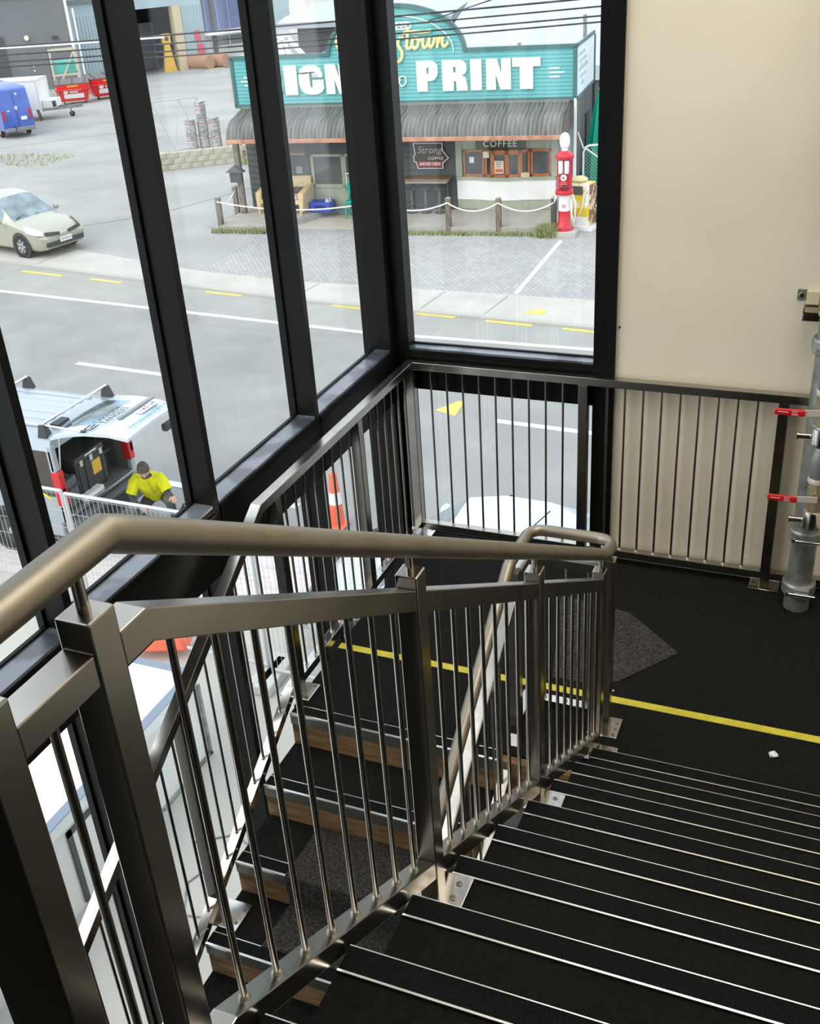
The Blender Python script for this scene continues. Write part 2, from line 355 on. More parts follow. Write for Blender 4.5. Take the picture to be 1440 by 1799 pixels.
# ================================================================== STAIRS
def upper_flight():
    t = thing('stair_flight', 'black carpeted upper stair flight with bright metal nosings running down to the landing', 'stairs', (2.37, -1.713, 0), world=True)
    tr = None
    for k in range(1, 9):
        yf = -1.7131 - (k - 1) * G_; z = k * R_
        if k == 1:
            tr = MB().box(1.447, yf - G_ - 0.012, z - 0.05, 3.285, yf, z).build('tread', CARPET, t, smooth=False)
            ri = MB().box(1.447, yf - 0.03, z - R_, 3.285, yf - 0.012, z - 0.05).build('riser', CARPET, tr, smooth=False)
            st = MB().box(1.447, yf - 0.057, z, 3.285, yf + 0.004, z + 0.004).box(1.447, yf, z - 0.028, 3.285, yf + 0.004, z).build('nosing', INSERT, tr, smooth=False)
            l1 = MB().box(1.447, yf - 0.06, z, 3.285, yf - 0.055, z + 0.0062).build('nosing_edge', ALU, tr, smooth=False)
            l2 = MB().box(1.447, yf + 0.002, z + 0.001, 3.285, yf + 0.0046, z + 0.005).build('nosing_edge', ALU, tr, smooth=False)
        else:
            c = copyc(tr, t, loc=(0, -(k - 1) * G_, (k - 1) * R_))
            for s in (ri, st, l1, l2): copyc(s, c)
    yf = -1.7131 - 8 * G_; z = 9 * R_
    n = MB().box(1.447, yf - 0.057, z, 3.285, yf + 0.004, z + 0.004).box(1.447, yf, z - 0.19, 3.285, yf + 0.004, z).build('nosing', INSERT, t, smooth=False)
    MB().box(1.447, yf - 0.06, z, 3.285, yf - 0.053, z + 0.006).build('nosing_edge', ALU, n, smooth=False)
    MB().box(1.447, yf + 0.002, z + 0.001, 3.285, yf + 0.0046, z + 0.005).build('nosing_edge', ALU, n, smooth=False)
    p = [(-1.72, -0.22), (-1.72, 0.0), (-1.72 - 8 * G_, 8 * R_ - 0.05), (-4.4, 1.39), (-4.4, 1.2)]
    MB().prism(p, lambda a, b, d: (d, a, b - 0.06), 1.447, 1.49).build('stringer', BLKPL, t, smooth=False)
upper_flight()
def lower_flight():
    t = thing('stair_flight', 'lower stair flight of black treads with exposed timber risers beside the glazing', 'stairs', (0.5, -1.72, 0), world=True)
    xa, xb = 0.012, 1.03; yl = -1.7176
    parts = []
    for j in range(0, 12):
        dy, dz = -j * G_, -j * R_
        if j == 0:
            tr = MB().box(xa, yl + 0.004, -0.05, xb, -1.66, -0.001).build('tread', CARPET, t, smooth=False)
            parts = [MB().box(xa, yl, 0.0, xb, yl + 0.062, 0.004).build('nosing', INSERT, tr, smooth=False),
                     MB().box(xa, yl - 0.006, -0.055, xb, yl + 0.004, 0.0).build('nosing_lip', ALUD, tr, smooth=False),
                     MB().box(xa, yl - 0.007, -0.004, xb, yl + 0.004, 0.0065).build('nosing_edge', ALU, tr, smooth=False),
                     MB().box(xa, yl + 0.060, 0.0, xb, yl + 0.064, 0.006).build('nosing_edge', ALU, tr, smooth=False),
                     MB().box(xa, yl + 0.002, -R_, xb, yl + 0.045, -0.05).build('riser', TIMBER, tr, smooth=False)]
        elif j == 1:
            t1 = MB().box(xa, yl + dy + 0.004, dz - 0.05, xb, yl + dy + G_ + 0.03, dz).build('tread', CARPET, t, smooth=False)
            for s in parts: c = copyc(s, t1, loc=(0, dy, dz))
        else:
            c = copyc(t1, t, loc=(0, dy + G_, dz + R_))
            for s in parts: copyc(s, c, loc=(0, -G_, -R_))
    p = [(yl + 0.1, -0.22), (yl + 0.05, -0.05), (yl - 12 * G_, -0.05 - 12 * R_), (yl - 12 * G_, -0.4 - 12 * R_)]
    MB().prism(p, lambda a, b, d: (d, a, b - 0.30), 0.05, 0.09).prism(p, lambda a, b, d: (d, a, b - 0.30), 0.95, 0.99).build('stringer', TIMBER, t, smooth=False)
    # timber edge of the landing at the stair well
    MB().box(1.03, -1.70, -0.2, 1.42, -1.655, -0.012).build('edge_beam', TIMBER, t, smooth=False)
lower_flight()

# ================================================================== BALUSTRADES
BR = 0.0062
def rail_mitre(mb, pts, x0, x1, h):
    """square section rail in a plane x = const through (y,z) top-line points, vertical depth h"""
    n = len(pts); vs = []
    for y, z in pts: vs += [(x0, y, z - h), (x1, y, z - h), (x1, y, z), (x0, y, z)]
    fs = [(0, 1, 2, 3), tuple(4 * (n - 1) + i for i in (3, 2, 1, 0))]
    for i in range(n - 1):
        for j in range(4): fs.append((4*i+j, 4*i+(j+1) % 4, 4*i+4+(j+1) % 4, 4*i+4+j))
    return mb.add(vs, fs)
def base_plate(parent, x0, y0, x1, y1, z, screws):
    p = MB().box(x0, y0, z, x1, y1, z + 0.009).build('base_plate', STEEL_LIT, parent, smooth=False, bevel=0.003)
    for x, y in screws:
        s = MB().lathe([(0.0085, 0), (0.0085, 0.0015), (0.006, 0.002)], (x, y, z + 0.009), 10).build('screw', mat('screw_dark', rgb(120, 112, 100), 0.4, 0.8), p)
    return p
def weld(parent, x, y, z):
    return MB().lathe([(0.012, -0.002), (0.0105, 0.004), (0.007, 0.009)], (x, y, z), 10).build('weld', WELD, parent)

def centre_balustrade():
    t = thing('balustrade', 'stainless balustrade with round handrail down the left side of the upper flight', 'balustrade', (1.415, -1.563, 0), world=True)
    x0, x1 = 1.3903, 1.4407; xm = 1.4155
    posts = [('A', -4.285, 2.522, 1.45), ('B', -3.356, 2.017, 6 * R_), ('C', -2.454, 1.478, 3 * R_), ('D', -1.563, 0.940, 0.0), ('O', -4.47, 2.522, 1.45)]
    for n, y, zt, zb in posts:
        pz = MB().box(x0 - (0.06 if n == 'O' else 0), y, zb + 0.004, x1, y + 0.0504, zt).build('post', STEEL, t, smooth=False, bevel=0.003)
        if n in 'BCD': base_plate(pz, 1.36, y - 0.03, 1.508, y + 0.078, zb, [(1.478, y + 0.049), (1.478, y + 0.002), (1.372, y + 0.049)])
        if n in 'ABC':
            hz = 2.074 - 0.5953 * (y + 0.025 + 3.326) if n != 'A' else 2.594
            MB().cyl((xm, y + 0.025, zt - 0.002), (xm, y + 0.025, hz - 0.015), 0.0085, n=12).build('handrail_bracket', STEEL, pz)
        if n == 'D': MB().cyl((xm, y + 0.025, zt - 0.002), (xm, y + 0.025, 1.012), 0.0085, n=12).build('handrail_bracket', STEEL, pz)
        if n == 'O': MB().cyl((xm, y + 0.025, zt - 0.002), (xm, y + 0.025, 2.58), 0.0085, n=12).build('handrail_bracket', STEEL, pz)
    zt = lambda y: 1.958 - 0.598 * (y + 3.308)
    zb = lambda y: 0.861 - 0.5953 * (y + 2.797)
    for a, b in ((-3.306, -2.454), (-2.404, -1.563)):
        rail_mitre(MB(), [(a, zt(a)), (b, zt(b))], x0 + 0.002, x1 - 0.002, 0.056).build('top_rail', STEEL, t, smooth=False, bevel=0.002)
        rail_mitre(MB(), [(a, zb(a)), (b, zb(b))], x0 + 0.002, x1 - 0.002, 0.056).build('bottom_rail', STEEL, t, smooth=False, bevel=0.002)
    rail_mitre(MB(), [(-4.235, zt(-4.18)), (-4.18, zt(-4.18)), (-3.356, zt(-3.356))], x0 + 0.002, x1 - 0.002, 0.052).build('top_rail', STEEL, t, smooth=False, bevel=0.002)
    rail_mitre(MB(), [(-4.42, zt(-4.18)), (-4.285, zt(-4.18))], x0 + 0.002, x1 - 0.002, 0.045).build('top_rail', STEEL, t, smooth=False, bevel=0.002)
    rail_mitre(MB(), [(-4.235, zb(-4.175)), (-4.175, zb(-4.175)), (-3.356, zb(-3.356))], x0 + 0.002, x1 - 0.002, 0.056).build('bottom_rail', STEEL, t, smooth=False, bevel=0.002)
    rail_mitre(MB(), [(-4.42, zb(-4.175)), (-4.285, zb(-4.175))], x0 + 0.002, x1 - 0.002, 0.05).build('bottom_rail', STEEL, t, smooth=False, bevel=0.002)
    ys = [-4.121 + 0.0986 * i for i in range(8)] + [-3.2 + 0.0991 * i for i in range(8)] + [-2.25 + 0.0969 * i for i in range(8)]
    b0 = MB().cyl((xm, ys[0], zb(ys[0]) - 0.005), (xm, ys[0], zt(ys[0]) - 0.045), BR, n=12).build('baluster', STEEL, t)
    w0 = weld(b0, xm, ys[0], zb(ys[0]))
    for y in ys[1:]:
        c = copyc(b0, t, loc=(0, y - ys[0], zb(y) - zb(ys[0]))); copyc(w0, c)
    MB().cyl((xm, -4.352, zb(-4.175) - 0.005), (xm, -4.352, zt(-4.18) - 0.04), BR, n=12).build('baluster', STEEL, t)
    # handrail: level, down the flight, round the well end and down the lower flight
    r = 0.0248; xl = 1.06
    h = lambda y: 2.074 - 0.5953 * (y + 3.326)
    MB().tube([(xm, -5.2, 2.594), (xm, -4.2, 2.594), (xm, -4.175, h(-4.175)), (xm, -4.12, h(-4.12)), (xm, -1.46, h(-1.46)), (xm, -1.40, 0.942), (xm, -1.345, 0.934),
               (xm - 0.012, -1.315, 0.933), (xm - 0.035, -1.296, 0.933), (xm - 0.065, -1.29, 0.933), (xl + 0.065, -1.29, 0.933), (xl + 0.035, -1.296, 0.933),
               (xl + 0.012, -1.315, 0.933), (xl, -1.35, 0.933), (xl, -1.575, 0.933), (xl, -1.6, 0.93), (xl, -3.6, 0.93 - 0.64 * 2.0)], r, 20).build('handrail', HANDR, t)
centre_balustrade()

def well_balustrade():
    t = thing('balustrade', 'short stainless balustrade across the well end turning down beside the lower flight', 'balustrade', (1.06, -1.36, 0), world=True)
    # posts E (by the upper flight) and F
    pe = MB().box(1.3903, -1.385, 0.009, 1.4407, -1.335, 0.888).build('post', STEEL, t, smooth=False, bevel=0.003)
    base_plate(pe, 1.35, -1.43, 1.485, -1.29, 0.0, [(1.466, -1.33), (1.466, -1.37), (1.466, -1.41)])
    pf = MB().box(1.035, -1.56, -0.3, 1.085, -1.51, 0.872).build('post', STEEL, t, smooth=False, bevel=0.003)
    MB().cyl((1.06, -1.535, 0.87), (1.06, -1.535, 0.915), 0.0085, n=12).build('handrail_bracket', STEEL, pf)
    MB().box(1.0, -1.60, -0.3, 1.1, -1.47, -0.29).build('base_plate', STEEL_LIT, pf, smooth=False)
    for z in (0.857, 0.105):
        MB().box(1.085, -1.384, z - 0.04, 1.392, -1.336, z).build('top_rail' if z > .5 else 'bottom_rail', STEEL_LIT if z < .5 else STEEL, t, smooth=False, bevel=0.002)
        MB().box(1.036, -1.51, z - 0.04, 1.085, -1.336, z).build('top_rail' if z > .5 else 'bottom_rail', STEEL, t, smooth=False, bevel=0.002)
    g = 0.64
    zt = lambda y: 0.785 - g * (-1.56 - y); zb = lambda y: 0.03 - g * (-1.56 - y)
    for f, n in ((zt, 'top_rail'), (zb, 'bottom_rail')):
        rail_mitre(MB(), [(-1.56, f(-1.56)), (-3.6, f(-3.6))], 1.036, 1.084, 0.055).build(n, STEEL_LIT, t, smooth=False, bevel=0.002)
    b = MB().cyl((1.14, -1.36, 0.1), (1.14, -1.36, 0.83), BR, n=12).build('baluster', STEEL, t); w = weld(b, 1.14, -1.36, 0.105)
    for i in (1, 2):
        c = copyc(b, t, loc=(0.095 * i, 0, 0)); copyc(w, c)
    y0 = -1.65
    b = MB().cyl((1.06, y0, zb(y0) - 0.02), (1.06, y0, zt(y0) - 0.04), BR, n=12).build('baluster', STEEL, t)
    for i in range(1, 19):
        if i == 9: continue
        copyc(b, t, loc=(0, -0.0985 * i, -0.0985 * i * g))
    MB().box(1.035, -2.56, zb(-2.54) - 0.25, 1.085, -2.51, zt(-2.54)).build('post', STEEL, t, smooth=False, bevel=0.003)
well_balustrade()

def glazing_balustrade():
    t = thing('balustrade', 'stainless balustrade following the glazing round the landing corner and down the lower flight', 'balustrade', (0, 0, 0), world=True)
    H = 1.1; d = 0.043; zb = 0.092; L = -1.69; g = 0.636
    # top rails (mitred at the corner)
    MB().prism([(-0.05, 0.05), (0.0, 0.0), (2.14, 0.0), (2.14, 0.05)], lambda a, b, z: (a, b, z), H - d, H).build('top_rail', STEEL, t, smooth=False, bevel=0.002)
    MB().prism([(-0.05, 0.05), (0.0, 0.0), (0.0, L), (-0.05, L)], lambda a, b, z: (a, b, z), H - d, H).build('top_rail', STEEL, t, smooth=False, bevel=0.002)
    zt = lambda y: H - g * (L - y)
    rail_mitre(MB(), [(L, H), (-4.9, zt(-4.9))], -0.05, 0.0, 0.055).build('top_rail', STEEL_LIT, t, smooth=False, bevel=0.002)
    MB().box(0.0, 0.002, zb - 0.045, 1.924, 0.048, zb).build('bottom_rail', STEEL, t, smooth=False, bevel=0.002)
    MB().box(1.974, 0.002, zb - 0.045, 2.9, 0.048, zb).build('bottom_rail', STEEL, t, smooth=False, bevel=0.002)
    MB().box(-0.048, L + 0.05, zb - 0.045, -0.002, 0.0, zb).build('bottom_rail', STEEL_LIT, t, smooth=False, bevel=0.002)
    LB = -1.64; zl = lambda y: zb - 0.626 * (LB - y)
    rail_mitre(MB(), [(LB, zb), (-4.9, zl(-4.9))], -0.048, -0.002, 0.052).build('bottom_rail', STEEL_LIT, t, smooth=False, bevel=0.002)
    # posts
    def post(x, y, z0, z1, plate=True):
        p = MB().box(x, y, z0 + 0.006, x + 0.05, y + 0.05, z1).build('post', STEEL_SHADE, t, smooth=False, bevel=0.003)
        if plate: base_plate(p, x - 0.05, y - 0.04, x + 0.105, y + 0.09, z0, [(x + 0.085, y - 0.02), (x + 0.085, y + 0.07), (x - 0.03, y + 0.025)])
        return p
    post(-0.05, 0.0, 0, H - d); post(0.93, 0.0, 0, H - d, False); post(1.924, 0.0, 0, H - d)
    post(-0.05, -0.72, 0, H - d, False); post(-0.05, -1.575, 0, H - d)
    p3 = MB().box(-0.05, -2.475, -3 * R_ + 0.006, 0.0, -2.425, zt(-2.45) - 0.03).build('post', STEEL_SHADE, t, smooth=False, bevel=0.003)
    base_plate(p3, -0.06, -2.53, 0.105, -2.38, -3 * R_, [(0.085, -2.42), (0.085, -2.49)])
    p4 = MB().box(-0.05, -3.375, -6 * R_ + 0.006, 0.0, -3.325, zt(-3.35) - 0.03).build('post', STEEL_SHADE, t, smooth=False, bevel=0.003)
    base_plate(p4, -0.06, -3.43, 0.105, -3.28, -6 * R_, [(0.085, -3.32)])
    b = MB().cyl((0.0944, 0.025, zb - 0.004), (0.0944, 0.025, H - d + 0.004), BR, n=10).build('baluster', STEEL_SHADE, t); w = weld(b, 0.0944, 0.025, zb)
    for i in range(1, 9): c = copyc(b, t, loc=(0.0936 * i, 0, 0)); copyc(w, c)
    for i in range(0, 9): c = copyc(b, t, loc=(1.0771 - 0.0944 + 0.0936 * i, 0, 0)); copyc(w, c)
    c = copyc(b, t, loc=(2.065 - 0.0944, 0, 0)); copyc(w, c)
    for y in [-0.075 - 0.0925 * i for i in range(7)] + [-0.79 - 0.0955 * i for i in range(8)]:
        c = copyc(b, t, loc=(-0.025 - 0.0944, y - 0.025, 0)); copyc(w, c)
    y0 = -1.745
    b = MB().cyl((-0.025, y0, zl(y0) - 0.006), (-0.025, y0, zt(y0) - 0.03), BR, n=10).build('baluster', STEEL_SHADE, t); w = weld(b, -0.025, y0, zl(y0))
    for i in range(1, 28):
        y = y0 - 0.0965 * i
        if abs(y + 2.45) < 0.05 or abs(y + 3.35) < 0.05: continue
        c = copyc(b, t, loc=(0, y - y0, -(y0 - y) * 0.631)); copyc(w, c)
glazing_balustrade()

# ================================================================== FLOOR THINGS
tag(MB().box(0.0, -1.179, 0.0, 3.3, -1.135, 0.0012).build('floor_tape', TAPE, None, smooth=False), 'yellow marking tape stuck straight across the black landing carpet', 'tape')
q = [(1.34, -0.46), (1.63, -0.72), (1.36, -1.05), (1.20, -1.075), (1.06, -1.06), (0.93, -0.66), (0.955, -0.40)]
m = MB().prism([(1.335, -0.45), (0.95, -0.39), (1.10, -1.085), (1.26, -1.085), (1.40, -1.03), (1.63, -0.72)], lambda a, b, z: (a, b, z), 0.0, 0.007)
tag(m.build('carpet_offcut', CARPET2, None, smooth=False), 'loose charcoal carpet offcut lying on the landing behind the end posts', 'carpet')
def stair_offcut():
    prof = [(-2.02, -2*R_ + 0.006), (-2.30, -2*R_ + 0.006), (-2.325, -2*R_ + 0.004), (-2.33, -2*R_ - 0.03), (-2.32, -3*R_ + 0.02), (-2.335, -3*R_ + 0.006), (-2.56, -3*R_ + 0.006)]
    a = MB()
    vs = []
    for y, z in prof: vs += [(0.272 + 0.05 * (y + 2.1), y, z), (0.93, y, z), (0.272 + 0.05 * (y + 2.1), y, z + 0.006), (0.93, y, z + 0.006)]
    n = len(prof); fs = []
    for i in range(n - 1):
        k = 4 * i; fs += [(k, k+1, k+5, k+4), (k+2, k+6, k+7, k+3), (k, k+4, k+6, k+2), (k+1, k+3, k+7, k+5)]
    a.add(vs, fs)
    tag(a.build('carpet_offcut', CARPET2, None), 'charcoal carpet offcut draped over two treads of the lower flight', 'carpet')
stair_offcut()
def crumple(name, c, s, m, label, seed, flat=0.55):
    rnd = random.Random(seed); b = MB(); n = 9; vs = []; fs = []
    for i in range(6):
        th = PI * (i + 0.5) / 6
        for j in range(n):
            r = s * (0.6 + 0.6 * rnd.random()); ph = 2 * PI * j / n
            vs.append((c[0] + r * math.sin(th) * math.cos(ph), c[1] + r * math.sin(th) * math.sin(ph), max(0.0005, c[2] + s * flat * (1 + math.cos(th)) * (0.8 + 0.3 * rnd.random()) - 0.004)))
    for i in range(5):
        for j in range(n): fs.append((i*n+j, i*n+(j+1) % n, (i+1)*n+(j+1) % n, (i+1)*n+j))
    fs += [tuple(range(n)), tuple(range(5*n, 6*n))]
    b.add(vs, fs); return tag(b.build(name, m, None, smooth=False), label, 'litter')
crumple('crumpled_paper', (2.135, -1.32, 0.0), 0.021, WHITEP, 'small crumpled white paper on the black landing carpet', 3)
tag(MB().box(1.36, -1.10, 0.0, 1.40, -1.094, 0.004).build('wood_chip', WHITEP, None, smooth=False), 'tiny pale wood chip lying on the carpet behind the end post', 'litter')

# ================================================================== DRY RISER PIPE
def riser_pipe():
    t = thing('riser_pipe', 'grey galvanised vertical riser pipe with two red lever valves by the wall', 'pipe', (2.125, -0.13, 0), world=True)
    c = (2.125, -0.13); r = 0.062
    MB().lathe([(r, 0.0), (r, 0.10)], (*c, 0), 28).build('pipe_length', GALV, t)
    MB().lathe([(r, 0.10), (r, 0.44)], (*c, 0), 28).build('pipe_length', GALV, t)
    MB().lathe([(r, 0.44), (r, 1.40)], (*c, 0), 28).build('pipe_length', GALV, t)
    MB().lathe([(r, 1.40), (r, ZC)], (*c, 0), 28).build('pipe_length', GALV, t)
    for z in (0.125, 0.435, 1.42):
        k = MB().lathe([(r, -0.036), (r + 0.013, -0.036), (r + 0.020, -0.026), (r + 0.020, 0.026), (r + 0.013, 0.036), (r, 0.036)], (*c, z), 28).build('grooved_coupling', GALV, t)
        MB().bar((c[0] - 0.015, c[1] - r - 0.016, z), (c[0] + 0.055, c[1] - r - 0.016, z), 0.022, 0.05).build('coupling_lug', GALV, k, smooth=False, bevel=0.003)
        MB().cyl((c[0] - 0.05, c[1] - r - 0.032, z), (c[0] + 0.085, c[1] - r - 0.032, z), 0.006).cyl((c[0] - 0.055, c[1] - r - 0.032, z), (c[0] - 0.04, c[1] - r - 0.032, z), 0.012, n=6).build('coupling_bolt', CHROME, k)
    for zc, dx in ((0.70, 0.025), (1.145, 0.015)):
        vx, vy = c[0] + dx, c[1] - 0.085
        v = MB().lathe([(0.03, -0.09), (0.042, -0.085), (0.042, 0.085), (0.03, 0.09)], (vx, vy, zc), 8).cyl((vx, vy + 0.09, zc), (vx, vy, zc), 0.03).build('valve_body', BRASS, t)
        MB().lathe([(0.026, 0), (0.026, 0.012), (0.012, 0.014), (0.012, 0.026)], (vx - 0.002, vy - 0.046, zc), 12, 'y').build('valve_spindle', BRASS, v)
        MB().lathe([(0.045, 0.066), (0.048, 0.07), (0.048, 0.088), (0.045, 0.094)], (vx, vy, zc), 24).build('union_ring', mat('ring_pale', rgb(206, 202, 190), 0.4, 0.3), v)
        MB().lathe([(0.043, 0.095), (0.046, 0.11), (0.046, 0.2), (0.038, 0.235), (0.03, 0.25)], (vx, vy, zc), 24).build('grey_adaptor', GALV, v)
        MB().lathe([(0.044, -0.17), (0.052, -0.172), (0.05, -0.10), (0.046, -0.086), (0.036, -0.08)], (vx, vy, zc), 24).build('hose_coupling', CHROME, v)
        MB().cyl((vx - 0.045, vy, zc - 0.145), (vx - 0.10, vy, zc - 0.148), 0.014).cyl((vx - 0.10, vy, zc - 0.148), (vx - 0.108, vy, zc - 0.148), 0.019).build('coupling_stub', STEEL, v)
        ly = vy - 0.068
        MB().bar((vx + 0.01, ly + 0.012, zc), (vx - 0.085, ly, zc - 0.004), 0.006, 0.03).build('lever_arm', mat('zinc_lever', rgb(206, 204, 196), 0.45, 0.2), v, smooth=False)
        lv = MB().bar((vx - 0.08, ly, zc - 0.006), (vx - 0.215, ly, zc - 0.006), 0.016, 0.032).build('lever_grip', RED, v, bevel=0.006)
        text('lever_print', 'SHUT', 0.011, WHITEP, lv, (vx - 0.125, ly - 0.0085, zc + 0.0), (1, 0, 0), (0, 0, 1), 0.0004)
        text('lever_print', 'OPEN', 0.011, WHITEP, lv, (vx - 0.125, ly - 0.0085, zc - 0.013), (1, 0, 0), (0, 0, 1), 0.0004)
        MB().box(vx - 0.2, ly - 0.0086, zc - 0.005, vx - 0.155, ly - 0.0082, zc - 0.002).build('lever_print', WHITEP, lv, smooth=False)
riser_pipe()
def pipe_bracket():
    t = thing('wall_bracket', 'bolted metal bracket with strut channel on the plaster wall above the riser pipe', 'bracket', (2.0, 0.075, 1.55), world=True)
    MB().box(1.948, 0.069, 1.555, 1.992, 0.075, 1.607).build('fixing_plate', GALV, t, smooth=False)
    MB().lathe([(0.012, -0.012), (0.012, -0.004), (0.016, -0.003), (0.016, 0.0)], (1.969, 0.069, 1.582), 6, 'y').build('bolt_head', STEEL, t, smooth=False)
    MB().box(1.99, 0.035, 1.548, 2.045, 0.075, 1.607).build('spacer_block', mat('pale_block', rgb(206, 196, 164), 0.7), t, smooth=False)
    MB().box(1.985, -0.06, 1.537, 2.14, 0.075, 1.541).box(1.985, -0.06, 1.50, 2.14, 0.075, 1.504).box(1.985, 0.035, 1.504, 2.14, 0.041, 1.537).build('strut_channel', STEEL, t, smooth=False)
    MB().lathe([(0.064, -0.02), (0.069, -0.02), (0.069, 0.02), (0.064, 0.02)], (2.125, -0.13, 1.58), 24).build('pipe_clamp', GALV, t)
pipe_bracket()
tag(MB().lathe([(0.007, -0.004), (0.005, 0.0)], (1.121, 0.075, 1.36), 10, 'y').build('ink_mark', mat('violet_ink', rgb(76, 66, 150), 0.6), None), 'small violet mark on the plaster wall beside the black window frame', 'mark')
# ================================================================== STREET
PH = math.radians(6.3)
def slab(name, pts, z, m, t=0.12, uvrot=None):
    return struct(name, MB().prism(pts, lambda a, b, d: (a, b, d), z - t, z), m, smooth=False)
# kerb line (road edge of the far footpath) and back of footpath, from left to right
kl = lambda x: 15.6 + (x + 18.0) * (-0.145 if x < -11 else -0.145) if x < -9 else 14.30 - (x + 9.0) * 0.055
fb = lambda x: 16.95 - (x + 16.6) * 0.19 if x < -9.5 else 15.58 - (x + 9.5) * 0.01
slab('road', [(-70, -9), (14, -9), (14, 13.05), (-6.5, 12.85), (-16.3, 13.65), (-70, 17.9)], ZG, ASPH)
slab('road_shoulder', [(-70, 17.9), (-16.3, 13.65), (-6.5, 12.85), (14, 13.05), (14, 13.6), (-2, 13.9), (-9, 14.35), (-18, 15.65), (-70, 23)], ZG, SHOULD)
slab('footpath', [(-70, 23), (-18, 15.65), (-9, 14.35), (-2, 13.9), (14, 13.6), (14, 15.5), (-9.5, 15.58), (-12.3, 15.9), (-16.6, 17.0), (-70, 27)], ZG + 0.03, CONC)
slab('driveway', [(-70, 27), (-16.6, 17.0), (-12.3, 15.9), (-12.3, 18.6), (-13.9, 19.2), (-14.9, 23.5), (-14, 90), (-120, 90)], ZG + 0.015, DRIVE)
slab('forecourt', [(-12.3, 15.9), (-9.5, 15.58), (14, 15.5), (14, 90), (-14, 90), (-14.9, 23.5), (-13.9, 19.2), (-12.3, 18.6)], ZG + 0.012, PAVER)
slab('near_footpath', [(-70, -9), (-0.3, -9), (-0.3, 0.3), (14, 0.3), (14, 3.5), (-3.5, 3.5), (-70, 3.5)], ZG + 0.02, CONC)
slab('pink_lane', [(-70, 3.5), (-3.4, 3.5), (-3.4, 5.15), (-70, 5.15)], ZG + 0.008, PINK)
tag(MB().bar((-17.6, 19.9, ZG + 0.018), (-16.6, 21.3, ZG + 0.018), 0.03, 0.01).bar((-18.3, 19.2, ZG + 0.018), (-17.6, 19.9, ZG + 0.018), 0.03, 0.01).bar((-16.6, 21.3, ZG + 0.018), (-15.2, 26, ZG + 0.018), 0.03, 0.01).bar((-40, 20, ZG + 0.018), (-27, 33.5, ZG + 0.018), 0.04, 0.01).build('paving_joint', mat('joint_dark', rgb(140, 141, 141), 0.9), None, smooth=False), kind='structure')
for x in (-16.9, -13.2, -9.0, -6.0, -4.6):
    tag(MB().bar((x, kl(x) + 0.03, ZG + 0.031), (x + 0.12, fb(x) - 0.05, ZG + 0.031), 0.025, 0.006).build('paving_joint', MATS['joint_dark'], None, smooth=False), kind='structure')
tag(MB().prism([(-70, 22.96), (-18, 15.62), (-9, 14.32), (-2, 13.87), (14, 13.57), (14, 13.7), (-2, 14.02), (-9, 14.47), (-18, 15.77), (-70, 23.1)], lambda a, b, d: (a, b, d), ZG, ZG + 0.05).build('kerb_strip', mat('kerb_grey', rgb(176, 174, 168), 0.9), None, smooth=False), kind='structure')
def mark(name, p0, p1, w, m, label, group=None, cat='road marking', z=ZG + 0.006):
    return tag(MB().bar((*p0, z), (*p1, z), w, 0.008).build(name, m, None, smooth=False), label, cat, group)
mark('edge_line', (-45, 15.95), (-6.55, 12.82), 0.12, MARKW, 'long white line along the far edge of the road')
mark('edge_line', (-6.55, 12.82), (14, 13.05), 0.12, MARKW, 'white road edge line continuing to the right behind the corner post')
mark('edge_line', (-45, 9.2), (-7.3, 6.24), 0.14, MARKW, 'near white road line beside the silver van')
mark('edge_line', (-7.3, 6.24), (-4.5, 6.1), 0.14, MARKW, 'near white road line right of the worker')
mark('lane_dash', (-11.29, 10.04), (-8.6, 9.88), 0.12, MARKW, 'white centre dash on the road left of the first mullion')
mark('lane_dash', (-2.76, 9.48), (-0.2, 9.36), 0.12, MARKW, 'white centre dash seen through the balusters of the far landing rail')
for i, (a, b) in enumerate([((-16.9, 15.12), (-15.53, 14.95)), ((-14.64, 14.88), (-13.65, 14.74)), ((-11.22, 14.53), (-10.24, 14.42)), ((-7.95, 14.24), (-7.0, 14.12)), ((-5.99, 14.1), (-5.11, 14.02)), ((-4.47, 13.96), (-3.48, 13.88)), ((-2.87, 13.84), (-1.9, 13.74))]):
    names = ['leftmost yellow kerb dash in front of the pale car', 'second yellow kerb dash from the left', 'yellow kerb dash between the first two mullions', 'yellow kerb dash left of the corner post', 'yellow kerb dash just right of the corner post', 'yellow kerb dash below the yellow patch on the footpath', 'rightmost yellow kerb dash beside the black frame']
    mark('kerb_dash', a, b, 0.11, MARKY, names[i], 'yellow dashes along the far kerb')
tag(MB().prism([(-3.85, 14.5), (-3.5, 14.45), (-3.4, 14.72), (-3.72, 14.78)], lambda a, b, d: (a, b, d), ZG + 0.03, ZG + 0.034).build('paint_patch', MARKY, None, smooth=False), 'small yellow paint patch on the far footpath', 'road marking')
tag(MB().prism([(-3.85, 9.63), (-3.45, 9.5), (-3.5, 10.1), (-3.62, 10.06)], lambda a, b, d: (a, b, d), ZG + 0.002, ZG + 0.008).build('paint_triangle', MARKY, None, smooth=False), 'yellow triangle painted on the road', 'road marking')
mark('bay_line', (-4.38, 15.7), (-4.55, 19.85), 0.1, MARKW, 'thin white parking bay line across the grey pavers', z=ZG + 0.016)

